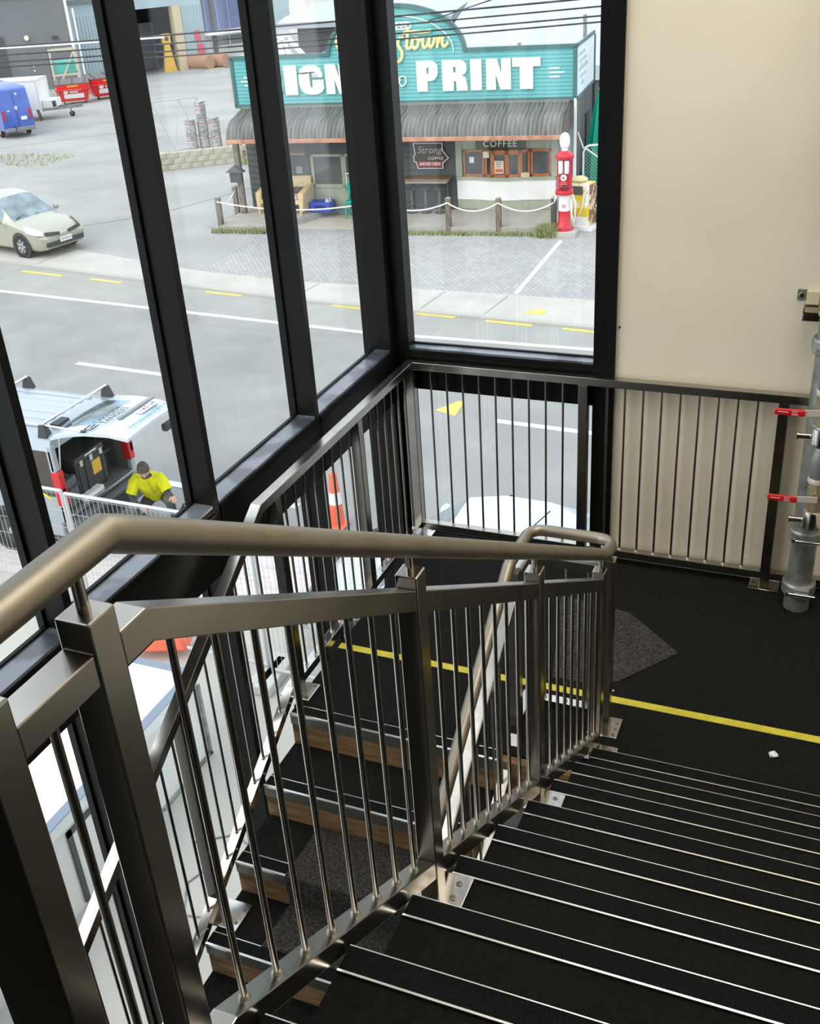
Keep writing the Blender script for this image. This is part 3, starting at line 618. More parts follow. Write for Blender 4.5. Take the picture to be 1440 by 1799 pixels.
# ---- grass tufts : one helper
def tufts(name, area, n, h, label, seed, z0, grp=None):
    rnd = random.Random(seed); b = MB()
    for i in range(n):
        x, y = area(rnd); a = rnd.random() * PI; hh = h * (0.5 + rnd.random()); w = 0.012 + 0.012 * rnd.random()
        dx, dy = math.cos(a) * w, math.sin(a) * w; lx, ly = (rnd.random() - .5) * hh, (rnd.random() - .5) * hh
        b.add([(x-dx, y-dy, z0), (x+dx, y+dy, z0), (x+lx, y+ly, z0+hh)], [(0, 1, 2)])
    return tag(b.build(name, GRASS, None, smooth=False), label, 'grass', grp, 'stuff')

# ================================================================== WHEELS AND CARS
def wheel(parent, x, y, r, w, side):
    s = side
    t = MB().lathe([(r*0.62, -w/2), (r*0.94, -w/2), (r, -w/4), (r, w/4), (r*0.94, w/2), (r*0.62, w/2)], (x, y, r), 24, 'y', False).build('tyre', TYRE, parent)
    m = MB().lathe([(r*0.62, -w*0.35), (r*0.64, w*0.0), (r*0.64, w*0.42), (r*0.58, w*0.44), (r*0.5, w*0.3), (r*0.12, w*0.36), (r*0.1, w*0.42)] if s > 0 else
                   [(r*0.1, -w*0.42), (r*0.12, -w*0.36), (r*0.5, -w*0.3), (r*0.58, -w*0.44), (r*0.64, -w*0.42), (r*0.64, 0), (r*0.62, w*0.35)], (x, y, r), 20, 'y')
    rim = m.build('wheel_rim', RIM, t)
    sp = MB()
    for k in range(7):
        a = 2 * PI * k / 7
        sp.bar((x + r*0.1*math.cos(a), y + s*w*0.38, r + r*0.1*math.sin(a)), (x + r*0.58*math.cos(a), y + s*w*0.40, r + r*0.58*math.sin(a)), r*0.16, 0.02, up=(0, 1, 0))
    sp.build('wheel_spoke', RIM, t, smooth=False)
def hatchback(loc, rz, paint, label, plate=None, detail=True):
    t = thing('hatchback', label, 'car', loc, rz)
    #        x     zl   zb    zt    wl    wb    wt
    ST = [(2.12, .30, .52, .56, .52, .62, .50), (2.04, .22, .56, .66, .70, .76, .58), (1.85, .19, .66, .76, .78, .82, .64), (1.45, .19, .76, .86, .82, .845, .70), (1.02, .19, .86, .95, .83, .85, .73),
          (.62, .19, .89, 1.19, .83, .85, .66), (.18, .19, .91, 1.44, .83, .85, .585), (-.35, .19, .93, 1.52, .83, .85, .565), (-.95, .19, .95, 1.50, .83, .85, .56), (-1.5, .19, .98, 1.42, .82, .84, .55),
          (-1.86, .22, 1.0, 1.16, .79, .81, .60), (-2.04, .30, .92, 1.0, .74, .76, .62), (-2.1, .36, .74, .78, .62, .66, .54)]
    rings = []
    for x, zl, zb, zt, wl, wb, wt in ST:
        zm = (zl + zb) / 2
        rings.append([(x, -wl*.9, zl), (x, -wl, zl + .07), (x, -(wl+wb)/2 - .012, zm), (x, -wb, zb), (x, -lerp(wb, wt, .55), lerp(zb, zt, .5)), (x, -wt, zt - .02), (x, -wt*.5, zt + .012), (x, 0, zt + .018),
                      (x, wt*.5, zt + .012), (x, wt, zt - .02), (x, lerp(wb, wt, .55), lerp(zb, zt, .5)), (x, wb, zb), (x, (wl+wb)/2 + .012, zm), (x, wl, zl + .07), (x, wl*.9, zl)])
    n = 15; vs = [v for r in rings for v in r]
    body = []; ws = []; sg = []; rw = []
    for i in range(len(ST) - 1):
        for j in range(n - 1):
            f = (i*n+j, i*n+j+1, (i+1)*n+j+1, (i+1)*n+j)
            if 4 <= i <= 5 and 5 <= j <= 8: ws.append(f)
            elif 9 <= i <= 9 and 5 <= j <= 8: rw.append(f)
            elif 5 <= i <= 8 and j in (3, 4, 9, 10): sg.append(f)
            else: body.append(f)
    body += [tuple(range(n)), tuple(range((len(ST)-1)*n, len(ST)*n))]
    body += [(i*n, (i+1)*n, (i+1)*n+n-1, i*n+n-1) for i in range(len(ST)-1)]
    def sub(fs, name, m, parent=t, push=0.0):
        used = sorted({k for f in fs for k in f}); mp = {k: i for i, k in enumerate(used)}
        return MB().add([vs[k] for k in used], [tuple(mp[k] for k in f) for f in fs]).build(name, m, parent)
    bo = sub(body, 'car_body', paint); sub(ws, 'windscreen', CARGLASS); sub(rw, 'rear_window', CARGLASS)
    sub([f for f in sg if vs[f[0]][1] < 0], 'side_window', CARGLASS); sub([f for f in sg if vs[f[0]][1] > 0], 'side_window', CARGLASS)
    for s in (-1, 1):
        for wx in (1.28, -1.32):
            MB().cyl((wx, s * 0.80, 0.33), (wx, s * 0.856, 0.33), 0.37, n=24).build('wheel_arch', BLKPL, t)
            wheel(t, wx, s * 0.775, 0.315, 0.19, s)
        MB().lathe([(0.02, -0.09), (0.075, -0.06), (0.085, 0.02), (0.06, 0.06), (0.02, 0.07)], (0.72, s * 0.98, 0.98), 10, 'y').build('wing_mirror', paint, t)
        # pillars between side windows
        MB().bar((-0.32, s * 0.852, 0.92), (-0.42, s * 0.60, 1.49), 0.07, 0.012, up=(0, s, 0.5)).build('door_pillar', BLKPL, t, smooth=False)
        hl = MB().add([(1.60, s*.845, .70), (1.98, s*.77, .64), (2.05, s*.66, .62), (1.98, s*.60, .72), (1.60, s*.73, .82), (1.45, s*.80, .83)], [(0, 1, 2, 3, 4, 5)])
        hl.add([(1.60, s*.855, .70), (1.99, s*.78, .64), (2.07, s*.66, .625), (2.0, s*.60, .735), (1.60, s*.74, .845), (1.45, s*.81, .85)], [(0, 1, 2, 3, 4, 5)])
        hl.build('headlamp', LAMPCLR, t)
        MB().bar((2.135, s*.16, .60), (2.065, s*.58, .655), 0.05, 0.085, up=(-.5, 0, 1)).build('grille', BLKPL, t, smooth=False)
        MB().add([(-2.0, s*.80, .75), (-2.06, s*.70, .75), (-1.98, s*.68, 1.02), (-1.88, s*.78, 1.02)], [(0, 1, 2, 3)]).build('tail_lamp', LAMPRED, t)
        for dx in (0.12, -0.62): MB().bar((dx, s * .862, .80), (dx - .16, s * .862, .80), 0.02, 0.025).build('door_handle', paint, t, smooth=False)
    MB().bar((2.11, -.62, .36), (2.11, .62, .36), 0.10, 0.12).build('lower_grille', BLKPL, t, smooth=False)
    pl = MB().box(2.15, -.20, .37, 2.175, .20, .50).build('number_plate', WHITEP, t, smooth=False)
    if plate: text('plate_print', plate, 0.1, BLKPL, pl, (2.178, 0, .435), (0, 1, 0), (0, 0, 1), 0.001)
    MB().bar((-0.9, 0.1, 1.53), (-1.15, 0.1, 1.75), 0.012, 0.012).build('aerial', BLKPL, t, smooth=False)
    MB().bar((0.98, -.6, .985), (0.80, .1, 1.075), 0.02, 0.02).bar((0.98, .05, .985), (0.80, .66, 1.05), 0.02, 0.02).build('wiper', BLKPL, t, smooth=False)
    return t
hatchback((-18.62, 17.1, ZG + 0.03), math.radians(-12), CARGOLD, 'pale champagne hatchback parked across the far footpath at the left', 'DFX614').scale = (.92, .92, .92)
hatchback((-1.2, 3.9, ZG + 0.02), PI + math.radians(3), CARWHITE, 'white car parked on the street right below the back window').scale = (.78, 1, 1)

# ---- blue van, trailer, bins
def blue_van(loc, rz):
    t = thing('panel_van', 'blue panel van seen from the rear in the yard beside the white trailer', 'van', loc, rz)
    P = [(-.0, .32), (.0, 1.0), (.08, 1.25), (.26, 1.93), (.42, 2.02), (4.2, 2.02), (4.75, 1.25), (5.5, 1.0), (5.6, .32)]
    b = MB(); n = len(P); vs = []
    for y, k in ((-.95, 0), (-.93, 1), (-.80, 2), (.80, 2), (.93, 1), (.95, 0)):
        for x, z in P: vs.append((x + (0.03 if k == 2 else 0), y, z if k != 0 else min(z, 1.2)))
    fs = [(i*n+j, i*n+(j+1) % n, (i+1)*n+(j+1) % n, (i+1)*n+j) for i in range(5) for j in range(n)] + [tuple(range(n)), tuple(range(5*n, 6*n))]
    b.add(vs, fs).build('van_body', VANBLUE, t)
    MB().bar((-.012, 0, .45), (.03, 0, 1.28), .02, .012, up=(1, 0, 0)).bar((.03, 0, 1.28), (.21, 0, 1.9), .02, .012, up=(1, 0, 0)).build('door_seam', BLKPL, t, smooth=False)
    for s in (-1, 1):
        MB().box(-.03, s*.80 - .07, .75, .04, s*.80 + .07, 1.15).build('tail_lamp', LAMPRED, t, bevel=.01)
        wheel(t, 1.0, s*.84, .33, .2, s); wheel(t, 4.4, s*.84, .33, .2, s)
        MB().box(3.9, s*.98 - .05, 1.15, 4.05, s*.98 + .1*s, 1.45).build('wing_mirror', BLKPL, t, bevel=.02)
    MB().box(-.12, -.92, .28, .1, .92, .44).build('rear_bumper', mat('bumper_grey', rgb(128, 132, 136), .6), t, bevel=.03)
    MB().box(-.14, .25, .3, -.05, .31, .52).build('tow_bar', BLKPL, t, smooth=False)
    MB().box(-.02, -.55, .72, .02, -.2, .86).build('number_plate', WHITEP, t, smooth=False)
    MB().lathe([(.09, -.012), (.09, .0)], (.045, -.02, 1.22), 14, 'x').build('badge', WHITEP, t)
    MB().box(.14, -.28, 1.72, .2, -.18, 1.8).box(.01, .42, 1.1, .04, .55, 1.15).build('door_latch', WHITEP, t, smooth=False)
    return t
blue_van((-31.25, 32.15, ZG + 0.015), math.radians(147)).scale = (.9, .68, .97)
def trailer(loc, rz):
    t = thing('box_trailer', 'white box trailer parked behind the blue van with its drawbar out', 'trailer', loc, rz)
    MB().box(0, -.85, .5, 3.4, .85, 1.75).build('trailer_box', WHITEP, t, smooth=False, bevel=.02)
    MB().box(3.4, -.85, .5, 3.43, -.78, 1.75).box(3.4, .78, .5, 3.43, .85, 1.75).box(0, -.87, 1.72, 3.42, .87, 1.77).build('corner_trim', mat('trim_pale', rgb(214, 214, 210), .6), t, smooth=False)
    MB().box(3.43, -.5, .5, 4.0, .5, .85).build('tool_locker', WHITEP, t, bevel=.02)
    MB().box(3.9, -.53, .55, 4.02, -.35, .8).build('locker_vent', BLKPL, t, smooth=False)
    MB().bar((3.4, -.6, .45), (4.9, 0, .45), .08, .1).bar((3.4, .6, .45), (4.9, 0, .45), .08, .1).box(4.8, -.1, .42, 5.1, .1, .55).build('drawbar', GALV, t, smooth=False)
    MB().cyl((4.5, .12, .1), (4.5, .12, .6), .03).build('jockey_post', GALV, t); MB().lathe([(.05, -.04), (.12, -.03), (.12, .03), (.05, .04)], (4.5, .2, .12), 14, 'y').build('jockey_wheel', TYRE, t)
    MB().cyl((3.3, -.75, .0), (3.2, -.75, .5), .03).cyl((3.3, -.55, .0), (3.2, -.55, .5), .03).build('prop_stand', BLKPL, t)
    for s in (-1, 1):
        wheel(t, 1.5, s*.75, .3, .18, s)
        MB().box(1.1, s*.85 - .02, .5, 1.9, s*.85 + .06*s, .62).build('mudguard', BLKPL, t, bevel=.02)
trailer((-36.85, 35.6, ZG + 0.015), math.radians(22))
def skip_bin(loc, rz, label):
    t = thing('waste_bin', label, 'bin', loc, rz, 'red front load bins in the yard')
    b = MB(); b.hexa([(-.75, -.40, .16), (.75, -.40, .16), (.75, .40, .16), (-.75, .40, .16), (-.92, -.62, 1.0), (.92, -.62, 1.0), (.92, .62, 1.12), (-.92, .62, 1.12)])
    b.build('bin_body', BINRED, t, smooth=False, bevel=.02)
    MB().hexa([(-.94, -.64, 1.0), (.94, -.64, 1.0), (.94, .64, 1.12), (-.94, .64, 1.12), (-.94, -.64, 1.04), (.94, -.64, 1.04), (.94, .64, 1.18), (-.94, .64, 1.18)]).build('bin_lid', mat('bin_lid_grey', rgb(106, 100, 100), .6), t, smooth=False)
    for k in range(3): MB().bar((-.7 + .7*k, -.63, 1.05), (-.7 + .7*k, .62, 1.19), .05, .03).build('lid_rib', BLKPL, t, smooth=False)
    MB().box(-.98, -.68, .72, .98, -.54, .80).box(-.92, -.62, .45, -.86, -.45, .8).box(.86, -.62, .45, .92, -.45, .8).build('lift_bar', BINRED, t, smooth=False)
    for x in (-.6, .6): MB().lathe([(.03, -.03), (.08, -.03), (.08, .03), (.03, .03)], (x, -.3, .08), 10, 'x').build('castor', TYRE, t)
    n = Vector((0, -.84, -.22)); 
    fa = lambda z: -.40 - .22 * (z - .16) / .84 - .012
    MB().hexa([(-.55, fa(.30), .30), (.55, fa(.30), .30), (.55, fa(.30) + .01, .30), (-.55, fa(.30) + .01, .30), (-.55, fa(.52), .52), (.55, fa(.52), .52), (.55, fa(.52) + .01, .52), (-.55, fa(.52) + .01, .52)]).build('bin_sticker', WHITEP, t, smooth=False)
    MB().hexa([(-.3, fa(.86), .86), (.3, fa(.86), .86), (.3, fa(.86) + .01, .86), (-.3, fa(.86) + .01, .86), (-.3, fa(.95), .95), (.3, fa(.95), .95), (.3, fa(.95) + .01, .95), (-.3, fa(.95) + .01, .95)]).build('yellow_sticker', YEL, t, smooth=False)
    MB().lathe([(.13, -.01), (.13, .0)], (-.42, fa(.68) - .004, .66), 14, 'y').build('round_sticker', WHITEP, t)
    MB().box(-.22, fa(.70) - .012, .68, .5, fa(.70), .75).box(-.22, fa(.6) - .012, .58, .25, fa(.6), .64).build('bin_print', WHITEP, t, smooth=False)
    return t
skip_bin((-35.55, 41.3, ZG + 0.015), math.radians(37), 'red front load waste bin with white sticker beside the trailer drawbar').scale = (.88, .88, .95)
skip_bin((-34.75, 43.0, ZG + 0.015), math.radians(50), 'second red waste bin half hidden behind the window mullion')

# ================================================================== SILVER VAN WITH OPEN TAILGATE
def silver_van():
    xr, ya, yb, zf, zt = -6.6, 3.98, 5.46, -3.04, -1.97
    t = thing('service_van', 'silver work van with its tailgate up and tools inside, parked at the kerb', 'van', (xr, (ya + yb)/2, ZG), world=True)
    ymid = (ya + yb)/2; L = 4.25
    # roof with pressed ribs
    b = MB(); prof = [(-.74, -.17), (-.70, -.05), (-.58, 0), (-.3, .035), (0, .045), (.3, .035), (.58, 0), (.70, -.05), (.74, -.17)]
    vs = []
    for x in (xr, xr - 3.3):
        for y, z in prof: vs.append((x, ymid + y, zt + z))
    m = len(prof); b.add(vs, [(i, i+1, m+i+1, m+i) for i in range(m-1)] + [tuple(range(m)), tuple(range(m, 2*m))])
    b.build('roof', SILVER, t)
    for k in range(6): 
        y = ymid - .45 + .18*k; MB().bar((xr - .25, y, zt + .043 - .09*(y - ymid)**2), (xr - 3.0, y, zt + .043 - .09*(y - ymid)**2), .07, .018).build('roof_rib', SILVER, t, bevel=.006)
    # sides
    for s, y in ((-1, ya), (1, yb)):
        yi = y - s*.06
        q = [(xr, zt - .16), (xr - 3.4, zt - .16), (xr - 4.0, zt - .85), (xr - L, zt - .95), (xr - L, ZG + .3), (xr, ZG + .3)]
        MB().prism(q, lambda a, c, d: (a, d, c), min(y, yi), max(y, yi)).build('side_panel', SILVER, t, smooth=False, bevel=.012)
        w = MB().box(xr - 1.45, min(y + s*.004, y), zt - .80, xr - .07, max(y + s*.004, y), zt - .17).build('side_window', mat('tinted_side_glass', rgb(72, 66, 64), .1), t, smooth=False, bevel=.002)
        if s < 0:
            MB().bar((xr - 1.0, y - .007, zt - .36), (xr - .15, y - .007, zt - .84), .03, .004, up=(0, 1, 0)).bar((xr - 1.0, y - .007, zt - .36), (xr - 1.3, y - .007, zt - .70), .03, .004, up=(0, 1, 0)).build('yellow_stripe', mat('vinyl_yellow', rgb(232, 216, 60), .5), t, smooth=False)
            MB().box(xr - .95, y - .007, zt - .72, xr - .7, y - .004, zt - .56).build('yellow_sign', mat('vinyl_yellow', rgb(232, 216, 60), .5), t, smooth=False)
            MB().box(xr - 1.7, y - .006, ZG + .32, xr, y, ZG + .36).build('side_trim', BLKPL, t, smooth=False)
        MB().cyl((xr - .95, y - s*.05, ZG + .32), (xr - .95, y + s*.012, ZG + .32), .36, n=24).build('wheel_arch', BLKPL, t)
        for wx in (xr - .95, xr - 3.5):
            ty = MB().lathe([(.18, -.1), (.3, -.1), (.315, -.05), (.315, .05), (.3, .1), (.18, .1)], (wx, y - s*.085, ZG + .315), 24, 'y', False).build('tyre', TYRE, t)
            MB().lathe([(.185, -.09), (.19, .06), (.06, .085), (.05, .1)] if s > 0 else [(.05, -.1), (.06, -.085), (.19, -.06), (.185, .09)], (wx, y - s*.085, ZG + .315), 20, 'y').build('wheel_rim', RIM, ty)
        # tail lamp column
        lamp = MB().box(xr - .08, y - (.10 if s > 0 else .004), -2.90, xr + .04, y + (.10 if s < 0 else .004), -2.42).build('tail_lamp', LAMPRED, t, smooth=False, bevel=.012)
        MB().box(xr + .03, y + (.012 if s < 0 else -.063), -2.78, xr + .04, y + (.063 if s < 0 else -.012), -2.66).build('clear_lens', LAMPCLR, lamp, smooth=False)
        MB().box(xr - .05, y - (.08 if s > 0 else 0), -2.42, xr + .02, y + (.08 if s < 0 else 0), zt - .1).box(xr - .05, y - (.08 if s > 0 else 0), ZG + .45, xr + .02, y + (.08 if s < 0 else 0), -2.9).build('rear_pillar', SILVER, t, smooth=False, bevel=.01)
    MB().box(xr - L, ya + .06, ZG + .3, xr - 2.0, yb - .06, zt - .9).build('front_body', SILVER, t, smooth=False, bevel=.03)
    MB().box(xr - 1.95, ya + .06, zf, xr - 1.9, yb - .06, zt - .1).build('bulkhead', DARK, t, smooth=False)
    MB().box(xr - 1.95, ya + .06, zf - .1, xr, yb - .06, zf).build('load_floor', mat('grey_floor', rgb(96, 98, 98), .8), t, smooth=False)
    MB().box(xr - 1.9, ya + .06, zf, xr, ya + .075, zt - .2).box(xr - 1.9, yb - .075, zf, xr, yb - .06, zt - .2).build('inner_lining', DARK, t, smooth=False)
    MB().box(xr - .02, ya + .08, zf - .05, xr + .03, yb - .08, zf - .005).build('sill_trim', ALU, t, smooth=False)
    MB().box(xr - .1, ya - .01, ZG + .28, xr + .14, yb + .01, zf - .08).build('rear_bumper', mat('bumper_dark', rgb(92, 94, 96), .55), t, bevel=.03)
    MB().box(xr + .13, ymid - .25, ZG + .36, xr + .16, ymid + .3, zf - .14).build('bumper_recess', BLKPL, t, smooth=False)
    # roof bars
    for x in (xr - .12, xr - 1.42):
        rb = MB().cyl((x - .02, ya + .1, zt + .13), (x - .02, yb - .08, zt + .13), .018).build('roof_bar', ALU, t)
        for y in (ya + .12, yb - .1): MB().hexa([(x-.09, y-.05, zt-.06), (x+.06, y-.05, zt-.06), (x+.06, y+.06, zt-.02), (x-.09, y+.06, zt-.02), (x-.05, y-.03, zt+.13), (x+.02, y-.03, zt+.13), (x+.02, y+.04, zt+.13), (x-.05, y+.04, zt+.13)]).build('bar_foot', BLKPL, rb, smooth=False)
    MB().cyl((xr - 1.5, ya + .13, zt + .16), (xr + .46, ya + .13, zt + .10), .014).build('roof_pole', ALU, t)
    MB().cyl((xr + .44, ya + .13, zt + .10), (xr + .50, ya + .13, zt + .098), .02).build('pole_end', BLKPL, t)
    MB().box(xr - .16, ya + .28, zt + .03, xr - .04, ya + .5, zt + .07).build('hinge_cover', BLKPL, t, smooth=False)
    # tailgate, raised nearly level, slightly cupped
    g = MB(); zz = [0.0, 0.02, 0.06, 0.09, 0.10, 0.06]; xx = [0.0, 0.07, 0.25, 0.48, 0.82, 1.08]
    gy = lambda u, v: lerp(ya + .05 + .02*u, yb - .05 - .05*u, v)
    hz = lambda u: zt + .0 + zz[u]
    N = 6; vs = []
    for k in (0, 1):
        for u in range(6):
            for v in range(N + 1):
                c = .035 * (1 - (2*v/N - 1)**2)
                vs.append((xr + xx[u] + .02*(1 - (2*v/N - 1)**2), gy(u, v/N), hz(u) + c - .04*k))
    M1 = 6 * (N + 1); top = []; win = []
    for u in range(5):
        for v in range(N):
            f = (u*(N+1)+v, u*(N+1)+v+1, (u+1)*(N+1)+v+1, (u+1)*(N+1)+v)
            (win if u in (0, 1, 2) and 0 < v < N - 1 else top).append(f)
    under = [tuple(M1 + i for i in f) for f in top + win]
    edge = []
    bd = [v for v in range(N+1)] + [(u)*(N+1)+N for u in range(1, 6)] + [5*(N+1)+v for v in range(N-1, -1, -1)] + [u*(N+1) for u in range(4, 0, -1)]
    for i in range(len(bd)): a, c = bd[i], bd[(i+1) % len(bd)]; edge.append((a, c, c + M1, a + M1))
    used = lambda fs: MB().add(vs, fs)
    gate = used(top + under + edge).build('tailgate', CARWHITE, t)
    used(win).build('tailgate_window', mat('gate_glass_clouds', rgb(70, 84, 80), .08, 0, rgb(112, 158, 190), 1.6, 2, (.42, .56), spec=.35), gate)  # light blue patches paint a cloud reflection into the window colour
    gz = lambda x, y: None
    MB().bar((xr + .74, ymid - .26, zt + .15), (xr + .76, ymid + .44, zt + .15), .06, .03).build('gate_handle', mat('handle_grey', rgb(140, 146, 148), .5), gate, bevel=.008)
    pl = MB().box(xr + .81, ymid - .04, zt + .14, xr + .92, ymid + .36, zt + .148).build('number_plate', WHITEP, gate, smooth=False)
    text('plate_print', 'LKS 24', .1, BLKPL, pl, (xr + .865, ymid + .16, zt + .15), (0, 1, 0), (-1, 0, 0), .001)
    text('van_lettering', 'LAKESIDE', .12, BLKPL, gate, (xr + .545, ymid - .2, zt + .155), (0, 1, 0), (-1, 0, 0), .001)
    text('van_lettering', 'TANGLES', .12, BLKPL, gate, (xr + .645, ymid - .2, zt + .158), (0, 1, 0), (-1, 0, 0), .001)
    text('van_lettering', 'www.lakesidetangles.co.nz', .085, mat('pale_teal_print', rgb(96, 150, 164), .6), gate, (xr + 1.0, ymid + .02, zt + .13), (0, 1, 0), (-1, 0, .1), .001)
    MB().bar((xr + .47, ya + .15, zt + .12), (xr + .47, ya + .27, zt + .125), .02, .004).bar((xr + .47, ya + .15, zt + .12), (xr + .57, ya + .15, zt + .125), .02, .004).bar((xr + .57, ya + .15, zt + .125), (xr + .57, ya + .3, zt + .13), .02, .004).bar((xr + .52, ya + .2, zt + .123), (xr + .52, ya + .3, zt + .128), .02, .004).build('van_logo', BLKPL, gate, smooth=False)
    MB().box(xr + .98, ymid + .2, zt - .2, xr + 1.06, ymid + .42, zt - .1).build('gate_lock', BLKPL, gate, bevel=.02)
    for y in (ya + .1, yb - .1): MB().cyl((xr - .02, y, -2.5), (xr + .1, y, zt + .0), .012).build('gas_strut', ALU, gate)
silver_van()
def tool_case():
    t = thing('tool_case', 'large black equipment case with yellow label in the back of the silver van', 'case', (-7.0, 4.75, -3.04), math.radians(0))
    MB().box(-.32, -.3, 0, .3, .28, .46).build('case_body', BLKPL, t, bevel=.02)
    MB().box(-.33, -.31, .46, .31, .29, .56).build('case_lid', BLKPL, t, bevel=.02)
    MB().box(.301, -.0, .2, .306, .17, .39).build('warning_label', YEL, t, smooth=False)
    for k in (-.2, .0, .2): MB().box(.3, k - .03, .42, .318, k + .03, .5).build('latch', ALU, t, smooth=False)
    MB().box(.30, -.12, .52, .33, .12, .55).build('case_handle', ALU, t, bevel=.006)
    for k in (-.25, -.12, .22): MB().box(.30, k - .015, .02, .312, k + .015, .44).build('case_rib', BLKPL, t, smooth=False)
tool_case()
def side_case():
    t = thing('tool_case', 'smaller grey tool case standing by the near tail lamp inside the van', 'case', (-6.78, 4.25, -3.04), math.radians(8))
    MB().box(-.16, -.13, 0, .14, .13, .40).build('case_body', mat('case_grey', rgb(84, 92, 96), .5), t, bevel=.03)
    MB().box(-.17, -.14, .26, .15, .14, .29).build('case_lid', BLKPL, t, smooth=False)
    MB().tube([(-.1, 0, .40), (-.08, 0, .46), (.06, 0, .46), (.08, 0, .40)], .012).build('case_handle', BLKPL, t)
side_case()
tag(MB().box(-6.72, 4.38, -3.04, -6.6, 4.78, -2.98).build('white_box', WHITEP, None, bevel=.005), 'long white box lying on the load sill of the silver van', 'box')
def cable_reel():
    t = thing('cable_reel', 'dark machine with silver fittings on the right of the van floor', 'machine', (-6.95, 5.2, -3.04))
    MB().lathe([(.17, 0), (.17, .03), (.1, .05), (.1, .3), (.17, .32), (.17, .35)], (0, 0, 0), 18).build('reel_body', BLKPL, t)
    MB().tube([(.1, -.1, .35), (.12, -.12, .5), (.0, .0, .54), (-.1, .1, .5)], .014).build('reel_handle', ALU, t)
    MB().lathe([(.05, .35), (.05, .42), (.03, .44)], (0.02, 0, 0), 12).build('reel_cap', ALU, t)
cable_reel()

# ================================================================== WORKER
def worker():
    t = thing('person', 'worker in hi-vis yellow shirt and dark trousers kneeling behind the silver van', 'person', (-5.95, 5.0, ZG), world=True)
    def skin(name, verts, edges, rad, m, parent, lv=2, root=0):
        me = D.meshes.new(name); me.from_pydata(verts, edges, []); o = D.objects.new(name, me); COL.objects.link(o); adopt(o, parent)
        me.materials.append(m)
        s = o.modifiers.new('skin', 'SKIN'); s.use_smooth_shade = True
        me.skin_vertices[0].data[root].use_root = True
        for i, r in enumerate(rad): me.skin_vertices[0].data[i].radius = (r, r) if not isinstance(r, tuple) else r
        sb = o.modifiers.new('sub', 'SUBSURF'); sb.levels = lv; sb.render_levels = lv
        return o
    P = dict(pel=(-6.10, 5.17, -3.24), wst=(-6.06, 5.08, -3.10), cst=(-6.0, 4.94, -2.92), nek=(-5.955, 4.85, -2.79), hd0=(-5.93, 4.80, -2.73),
             sR=(-6.12, 4.83, -2.88), eR=(-6.16, 4.72, -3.08), wR=(-5.98, 4.66, -3.16), sL=(-5.82, 4.98, -2.90), eL=(-5.70, 4.92, -3.06), wL=(-5.56, 4.80, -3.03),
             hR=(-6.17, 5.11, -3.28), kR=(-6.08, 4.72, -3.33), aR=(-6.20, 5.06, -3.62), fR=(-6.08, 4.98, -3.67), hL=(-6.0, 5.21, -3.28), kL=(-5.70, 4.92, -3.20), aL=(-5.74, 5.02, -3.60), fL=(-5.62, 4.92, -3.66))
    K = list(P); ix = {k: i for i, k in enumerate(K)}
    E = [('pel', 'wst'), ('wst', 'cst'), ('cst', 'nek'), ('nek', 'hd0'), ('cst', 'sR'), ('sR', 'eR'), ('eR', 'wR'), ('cst', 'sL'), ('sL', 'eL'), ('eL', 'wL'), ('pel', 'hR'), ('hR', 'kR'), ('kR', 'aR'), ('aR', 'fR'), ('pel', 'hL'), ('hL', 'kL'), ('kL', 'aL'), ('aL', 'fL')]
    RD = dict(pel=.115, wst=.115, cst=.105, nek=.055, hd0=.05, sR=.062, eR=.042, wR=.03, sL=.062, eL=.042, wL=.03, hR=.09, kR=.066, aR=.045, fR=.04, hL=.09, kL=.066, aL=.045, fL=.04)
    body = skin('body', [P[k] for k in K], [(ix[a], ix[b]) for a, b in E], [RD[k] for k in K], NAVY, t)
    # shirt over the trunk and upper arms
    def mid(a, b, f): return tuple(lerp(P[a][i], P[b][i], f) for i in range(3))
    # lofted shirt: trunk rings square to the spine, sleeves as tapered tubes
    sb = MB(); n = 18; r0 = (Vector(P['sL']) - Vector(P['sR'])).normalized()
    rings = [(mid('pel', 'wst', .2), .165, .135), (P['wst'], .165, .135), (mid('wst', 'cst', .5), .18, .14), (P['cst'], .195, .14), (mid('cst', 'nek', .35), .185, .115), (mid('cst', 'nek', .62), .12, .09), (mid('cst', 'nek', .85), .07, .066)]
    vs = []
    for i, (c_, w_, d_) in enumerate(rings):
        ax = (Vector(rings[min(i+1, 6)][0]) - Vector(rings[max(i-1, 0)][0])).normalized(); rr = (r0 - ax * r0.dot(ax)).normalized(); ff = ax.cross(rr)
        for j in range(n):
            a_ = 2 * PI * j / n; k_ = 1 + .03 * math.sin(3 * a_ + i * 1.7); vs.append(Vector(c_) + rr * (w_ * math.cos(a_) * k_) + ff * (d_ * math.sin(a_) * k_))
    sb.add(vs, [(i*n+j, i*n+(j+1) % n, (i+1)*n+(j+1) % n, (i+1)*n+j) for i in range(6) for j in range(n)] + [tuple(range(n)), tuple(range(6*n, 7*n))])
    for q in 'RL':
        c0 = Vector(P['cst']).lerp(Vector(P['s' + q]), .45); s0 = Vector(P['s' + q]); e0 = Vector(P['e' + q])
        sb.tube([c0, s0.lerp(c0, .2) + Vector((0, 0, .01)), s0.lerp(e0, .2), s0.lerp(e0, .5), s0.lerp(e0, .8)], [.09, .088, .08, .072, .074], 12)
    shirt = sb.build('shirt', HIVIS, body)
    MB().bar((-5.905, 4.795, -2.86), (-5.945, 4.93, -3.12), .012, .05, up=(1, -1, 0)).build('placket', mat('placket_yellow', rgb(196, 196, 40), .8), shirt, smooth=False)  # placket strip in a slightly duller yellow than the shirt
    skin('collar', [(-6.0, 4.83, -2.81), (-5.96, 4.9, -2.795), (-5.88, 4.88, -2.81)], [(0, 1), (1, 2)], [.022, .03, .022], NAVY, shirt, 1)
